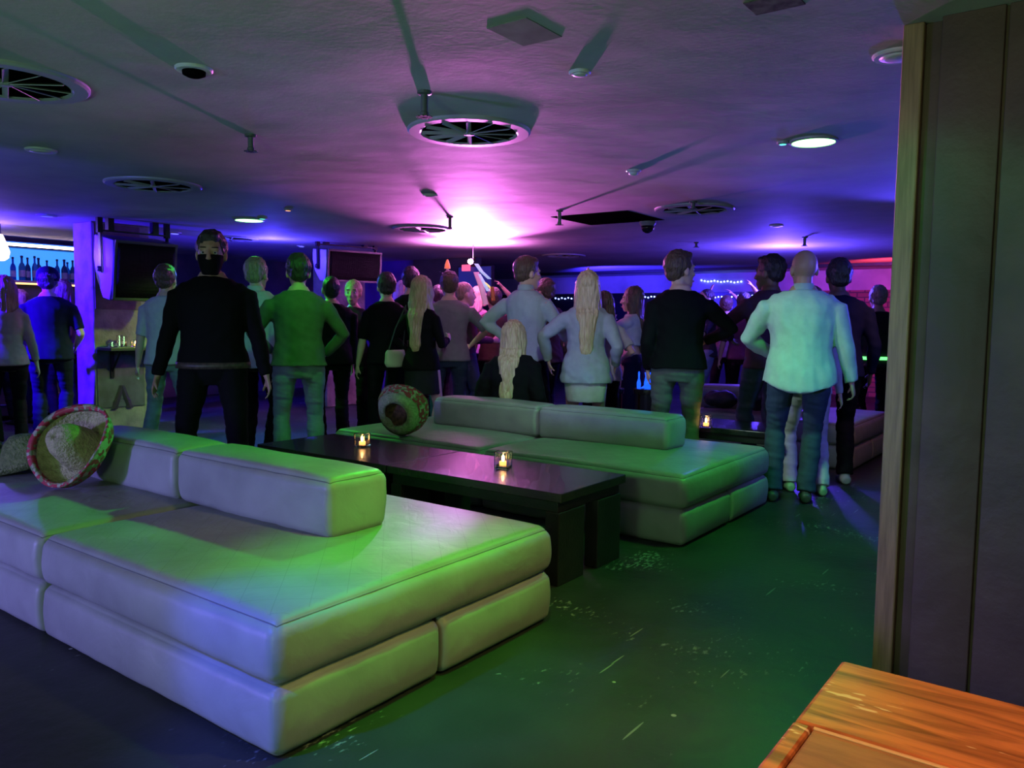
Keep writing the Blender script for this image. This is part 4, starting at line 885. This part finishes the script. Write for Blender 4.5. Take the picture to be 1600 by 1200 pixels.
    for s in (-1, 1):
        A = feet[s]; b = MB()
        b.loft([(A+Vector((0, -.075, -.048)), .030, .032), (A+Vector((0, -.055, -.044)), .040, .040), (A+Vector((0, .02, -.044)), .044, .040), (A+Vector((s*.004, .10, -.056)), .050, .028), (A+Vector((s*.006, .165, -.062)), .042, .021), (A+Vector((s*.004, .19, -.066)), .024, .014)], 14)
        b.loft([(A+Vector((0, 0, -.05)), .042, .045), (A+Vector((0, -.005, .02)), .040, .042)], 12)
        me = blob(b, .010, 2, .4)
        for v in me.vertices: v.co.z = max(v.co.z, .001)
        me.transform(Matrix.Scale(k, 4)); link('shoe', me, sm_, root)
    root['_k'] = k
    return root, dict(hx=hx, Hm=Hm, sp=sp, wr=wr, el=el, sh=sh, k=k, X=X, Y=Y)
def attach(P, name, b, m, smooth=True, vox=None):
    root, J = P; me = blob(b, vox) if vox else b.mesh(smooth=smooth); me.transform(Matrix.Scale(J['k'], 4)); return link(name, me, m, root)
C_black = cloth('black', (.004, .004, .0045)); C_navy = cloth('navy', (.010, .011, .030)); C_char = cloth('charcoal', (.018, .018, .020)); C_white = cloth('white', (.45, .45, .44)); C_blue_den = cloth('blue_denim', (.10, .14, .22)); C_lden = cloth('light_denim', (.18, .23, .26)); C_dden = cloth('dark_denim', (.035, .055, .085))
C_grey = cloth('grey', (.20, .195, .19)); C_pale = cloth('pale_blue_shirt', (.34, .42, .42)); C_plum = cloth('plum', (.07, .03, .06)); C_pinkish = cloth('dusty_pink', (.30, .17, .19)); C_olive = cloth('olive', (.10, .115, .09)); C_green = cloth('green_jacket', (.09, .12, .08)); C_blaz = cloth('pale_blazer', (.30, .32, .36)); C_brown = cloth('brown', (.10, .05, .04)); C_cream = cloth('cream', (.5, .45, .38))
# -- the masked man, facing the camera
P = person('man in black jumper and black face mask facing this way with both arms hanging', 330, 360, 1.86, 172, wd=1.14, dp=1.05, lh=(-.335, .03, .83), rh=(.335, .04, .83), lf=(-.17, 0, .085), rf=(.17, .03, .085), skin='tan', hair=('short', 'black'), top=C_black, bottom=('trousers', C_black), vox=.008, hem=.93, belt=mat('worn_belt', (.06, .04, .03), .5, var=.4, vscale=40), seed=1, loose=.014, neckc=.022)
J = P[1]; hX_, hY_ = J['Hm'].to_3x3() @ J['X'], J['Hm'].to_3x3() @ J['Y']
attach(P, 'face_mask', MB().loft([(J['hx']((0, .030, .000)), .068, .072, hX_, hY_), (J['hx']((0, .036, -.035)), .067, .078, hX_, hY_), (J['hx']((0, .042, -.07)), .058, .064, hX_, hY_), (J['hx']((0, .050, -.11)), .040, .042, hX_, hY_)], 22), C_black, vox=.007)
# -- left group
person('woman with reddish-brown hair in a dusty pink top at the left edge', 6, 430, 1.66, 10, sex='f', hair=('bob', 'ginger'), top=C_pinkish, bottom=('trousers', C_black), sleeves=.9, seed=2)
P = person('man in a navy T-shirt and dark cap standing at the bar with his back turned', 74, 418, 1.77, -8, wd=1.12, dp=1.1, lh=(-.22, .16, .98), rh=(.22, .18, .98), pl=(-.5, -1, 0), prr=(.5, -1, 0), hair=('short', 'black'), top=C_navy, bottom=('trousers', C_navy), sleeves=.42, seed=3, hem=.84)
J = P[1]; attach(P, 'cap', MB().lathe([(.088, .02), (.092, .05), (.086, .10), (.06, .135), (.02, .148), (.002, .149)], 24, J['Hm'] @ Matrix.Translation((0, -.012, 0)) @ Matrix.Scale(1.1, 4, (0, 1, 0))).loft([(J['hx']((0, .06, .035)), .075, .012), (J['hx']((0, .15, .022)), .06, .006)], 14), C_navy)
person('dark-haired woman squeezed between the navy cap man and the column', 97, 436, d=9.3, rel=20, sex='f', hair=('long', 'brown'), top=C_plum, bottom=('trousers', C_black), seed=4)
person('reddish-haired person at the bar, head just showing beside the navy cap man', 30, 452, d=9.3, rel=30, sex='f', hair=('bob', 'ginger'), top=C_brown, bottom=('trousers', C_black), seed=5, vox=.013)
person('man in a white T-shirt and pale jeans half hidden behind the loudspeaker column', 258, 413, 1.76, -20, hair=('short', 'brown'), top=C_white, bottom=('trousers', C_lden), sleeves=.45, lf=(-.20, .02, .085), seed=6, shoes=(.6, .6, .6))
person('man in a bright green-lit white shirt with rolled sleeves just behind the masked man', 400, 402, d=7.0, rel=-25, wd=1.1, lh=(-.26, .06, .84), rh=(.20, -.08, .84), hair=('short', 'sandy'), top=C_white, bottom=('trousers', C_black), sleeves=.80, hem=.84, seed=7, vox=.010, loose=.018, collar=C_white)
person('man in a green-lit jacket and creased blue jeans with his back to the camera', 466, 396, 1.80, 4, wd=1.10, lh=(-.20, .20, 1.0), rh=(.22, .18, .98), pl=(-1, -.4, 0), prr=(1, -.4, 0), lf=(-.13, 0, .085), rf=(.13, 0, .085), hair=('short', 'black'), top=C_green, bottom=('trousers', C_lden), hem=.90, seed=8, vox=.010, shoes=(.25, .25, .25))
person('man all in black with head bowed, right of the green-lit jacket', 517, 430, 1.72, 8, wd=1.15, head=(0, -12), hair=('crop', 'black'), top=C_black, bottom=('trousers', C_black), rh=(.24, .12, .85), seed=9)
person('pale-faced woman looking this way between two men in black', 552, 437, d=8.6, rel=168, sex='f', hair=('bun', 'blonde'), top=C_char, bottom=('trousers', C_black), seed=10, vox=.012)
person('man in a black T-shirt with a bare left forearm hanging, seen from behind', 604, 426, 1.75, 6, wd=1.03, lh=(-.30, .02, .78), hair=('short', 'black'), top=C_black, bottom=('trousers', C_black), sleeves=.48, seed=11)
person('pinkish-blonde head between the black T-shirt man and the long-haired blonde', 629, 438, d=9.6, rel=20, sex='f', hair=('bob', 'blonde'), top=C_pinkish, bottom=('trousers', C_black), seed=12, vox=.013)
person('tall dark-haired man far behind the long-haired blonde', 642, 417, d=8.95, rel=-10, hair=('short', 'black'), top=C_black, bottom=('trousers', C_black), seed=13, vox=.014)
P = person('woman with long blonde hair in a black top and short skirt carrying a pale handbag', 665, 430, 1.70, -35, sex='f', hair=('long', 'blonde'), top=C_black, bottom=('skirt', C_char, .62, .02), sleeves=.9, rh=(.16, .22, 1.16), lh=(-.20, .10, 1.0), pl=(-1, -.5, 0), seed=14, vox=.010, loc=(-5.16, 5.52), shoes=(.3, .28, .25))
# handbag hangs from her shoulder
r = P[0]; bag = MB().loft([((-.16, -.06, .84), .05, .13, (1, 0, 0), (0, 1, 0)), ((-.165, -.06, .88), .055, .15, (1, 0, 0), (0, 1, 0)), ((-.165, -.06, .97), .05, .145, (1, 0, 0), (0, 1, 0)), ((-.16, -.06, 1.0), .03, .13, (1, 0, 0), (0, 1, 0))], 16)
me = blob(bag, .01); wrinkle(me, .006, 3); me.transform(Matrix.Translation((-.07, -.04, 0))); bg = link('handbag', me, mat('pale_leather', (.42, .40, .30), .5), None); bg.matrix_world = Matrix.Translation(r.location) @ Matrix.Rotation(r.rotation_euler.z, 4, 'Z'); tag(bg, 'pale soft handbag slung at the hip of the long-haired blonde', 'bag')
st = MB().tube([(-.23, -.22, .98), (-.20, -.15, 1.2), (-.13, -.08, 1.42), (-.20, 0, 1.2), (-.24, .02, .98)], .006, 6); o = link('strap', st.mesh(), mat('dark_strap', (.03, .03, .03), .5), bg)
person('man in a grey T-shirt and dark jeans, back turned, behind the straw hat sofa', 702, 424, 1.79, 4, wd=1.12, lh=(-.26, .14, .95), rh=(.25, .20, 1.02), prr=(1, -.3, 0), hair=('short', 'brown'), top=C_grey, bottom=('trousers', C_dden), sleeves=.46, seed=15, vox=.011, hem=.86)
person('close-cropped sandy-haired man facing right beside the grey T-shirt man', 726, 440, d=9.0, rel=-70, hair=('crop', 'sandy'), top=C_plum, bottom=('trousers', C_dden), seed=16, vox=.012, rh=(.15, .3, 1.1))
person('dancer in a dark top under the foil streamers, one arm raised holding them', 772, 450, d=9.4, rel=15, hair=('short', 'brown'), top=C_brown, bottom=('trousers', C_black), seed=17, vox=.013, rh=(.14, .12, 1.80), prr=(1, .2, 0), sleeves=.45)
person('dancer with one bare arm raised, holding the bottle with the orange top', 684, 446, d=9.9, rel=10, hair=('short', 'black'), top=C_plum, bottom=('trousers', C_black), seed=18, vox=.013, rh=(.14, .1, 1.86), prr=(1, .2, 0), sleeves=.4)
person('pinkish-lit blonde woman deep in the crowd by the foil streamers', 748, 447, d=10.6, rel=-30, sex='f', hair=('bob', 'blonde'), top=C_pinkish, bottom=('trousers', C_black), seed=19, vox=.014)
person('tall man in a pale shirt with a hand on his hip, looking right', 818, 402, 1.88, -32, head=(-28, 0), lh=(-.20, .0, 1.06), pl=(-1, -.35, 0), rh=(.20, .34, 1.06), prr=(.8, -.6, -.3), hair=('short', 'brown'), top=C_pale, bottom=('trousers', C_black), seed=20, vox=.009, wd=1.0, hem=.84, collar=C_pale, loc=(-4.28, 5.98), loose=.016)
person('blonde woman in a black coat sitting low behind the sofa bolster, back turned', None, None, 1.68, -20, sex='f', loc=(-3.90, 5.22), sit=.465, hair=('long', 'blonde'), top=C_black, bottom=('trousers', C_black), lh=(-.22, .22, 1.0), rh=(.22, .24, 1.0), lf=(-.10, .42, .085), rf=(.12, .40, .085), lean=(10, 0), head=(-15, -5), seed=21, vox=.009, wd=1.18, hem=.86, loose=.035)
person('man in a brown jacket looking left, behind the tall pale-shirted man', 852, 435, 1.75, 30, hair=('short', 'brown'), head=(20, 0), top=C_brown, bottom=('trousers', C_black), lh=(-.2, .3, 1.2), seed=22, vox=.011, wd=1.1, loose=.03)
person('woman with long fair hair in a pale blazer and short white skirt, back turned', 917, 419, 1.72, 0, sex='f', wd=1.05, hair=('long', 'blonde'), top=C_blaz, bottom=('skirt', C_white, .63, -.012), hem=.80, lh=(-.34, .12, .98), rh=(.26, .10, .96), pl=(-1, -.3, 0), loose=.026, seed=23, vox=.009, loc=(-3.52, 5.80), shoes=(.4, .3, .25), curl=.3)
person('woman in a blue-lit white blouse stretching one bare arm up, behind the pale blazer', 944, 455, d=7.2, rel=12, sex='f', hair=('bob', 'brown'), top=C_white, bottom=('trousers', C_black), lh=(-.16, .10, 1.92), pl=(-1, .2, 0), rh=(.24, .1, 1.1), sleeves=.4, loose=.03, seed=24, vox=.011)
person('dark-haired woman in a blue off-shoulder top with hands raised to her face', 990, 447, d=8.35, rel=75, sex='f', wd=1.12, hair=('long', 'brown'), top=C_white, bottom=('skirt', C_navy, .12, .06), lh=(-.08, .22, 1.40), rh=(.08, .24, 1.38), pl=(-1, -.1, -.6), prr=(1, -.1, -.6), sleeves=.45, hem=1.12, loose=.02, seed=25, vox=.010)
person('man in a black jumper and grey-green trousers, head turned right, behind the sofa', 1072, 393, 1.85, 5, wd=1.06, head=(-55, -4), lh=(-.22, .08, .88), rh=(.22, .22, 1.1), prr=(1, -.4, 0), hair=('short', 'brown'), top=C_black, bottom=('trousers', C_olive), seed=26, vox=.009, hem=.90, loose=.016, loc=(-2.67, 5.78))
person('distant man in a dark T-shirt with a watch, arm bent across his waist', 1104, 451, 1.75, 120, hair=('crop', 'black'), top=C_char, bottom=('trousers', C_blue_den), lh=(.02, .24, 1.12), rh=(.30, .1, .9), pl=(-1, -.1, 0), sleeves=.45, seed=27, vox=.013)
person('distant dancer with both bare arms raised under the blue string lights', 1135, 462, 1.68, 10, hair=('short', 'brown'), top=C_brown, bottom=('trousers', C_black), lh=(-.22, .1, 1.85), rh=(.12, .1, 1.8), pl=(-1, .2, 0), prr=(1, .2, 0), sleeves=.4, seed=28, vox=.013)
person('dark-haired round-headed person raising the right hand, left of the plum-shirted man', 1163, 457, 1.70, -5, hair=('short', 'black'), top=C_plum, bottom=('trousers', C_black), rh=(.10, .1, 1.86), prr=(1, .2, 0), sleeves=.5, wd=1.1, seed=29, vox=.013)
person('dark-haired man in a plum shirt looking left beside the bald man', None, None, 1.88, 35, hair=('short', 'black'), skin='dark', head=(25, 0), top=C_plum, bottom=('trousers', C_dden), lh=(-.16, .30, 1.10), pl=(-1, -.3, 0), seed=30, vox=.010, wd=1.05, loc=(-2.32, 6.82))
person('bald man in a loose pale blue shirt and dark jeans, back turned', 1258, 387, 1.83, 3, wd=1.20, dp=1.22, head=(12, 0), lh=(-.20, .26, 1.04), rh=(.345, .05, .84), pl=(-1, -.5, 0), lf=(-.15, .0, .085), rf=(.07, .02, .085), skin='tan', hair=('bald', 'black'), top=C_pale, bottom=('trousers', C_dden), hem=.80, loose=.024, seed=31, vox=.008, shoes=(.05, .06, .05), neckc=.015, collar=C_pale, curl=.9)
person('man in a navy shirt and black trousers with white-soled shoes behind the bald man', 1312, 404, d=6.35, rel=12, hair=('short', 'black'), skin='dark', top=C_navy, bottom=('trousers', C_black), seed=32, vox=.010, wd=1.12, rh=(.28, .05, .88), shoes=(.30, .30, .30))
person('person in white trousers mostly hidden behind the bald man', None, None, 1.58, 10, sex='f', hair=('bob', 'brown'), top=C_white, bottom=('trousers', C_white), seed=33, vox=.012, loc=(-1.80, 6.22), shoes=(.25, .4, .2), rf=(.13, -.12, .085))
P = person('grey-haired person in a dark jacket with a glowing green belt at the far right', 1373, 446, 1.73, 15, hair=('short', 'grey'), top=C_char, bottom=('trousers', C_black), seed=34, vox=.012, wd=1.05)
attach(P, 'glow_belt', MB().loft([(P[1]['sp']((0, 0, .94)), .225, .17, Vector((1, 0, 0)), Vector((0, 1, 0))), (P[1]['sp']((0, 0, .975)), .225, .17, Vector((1, 0, 0)), Vector((0, 1, 0)))], 28), mat('green_glow', (.1, .5, .1), .4, emit=(.12, 1, .18), es=2.5))

bpy.data.scenes.remove(_BS)
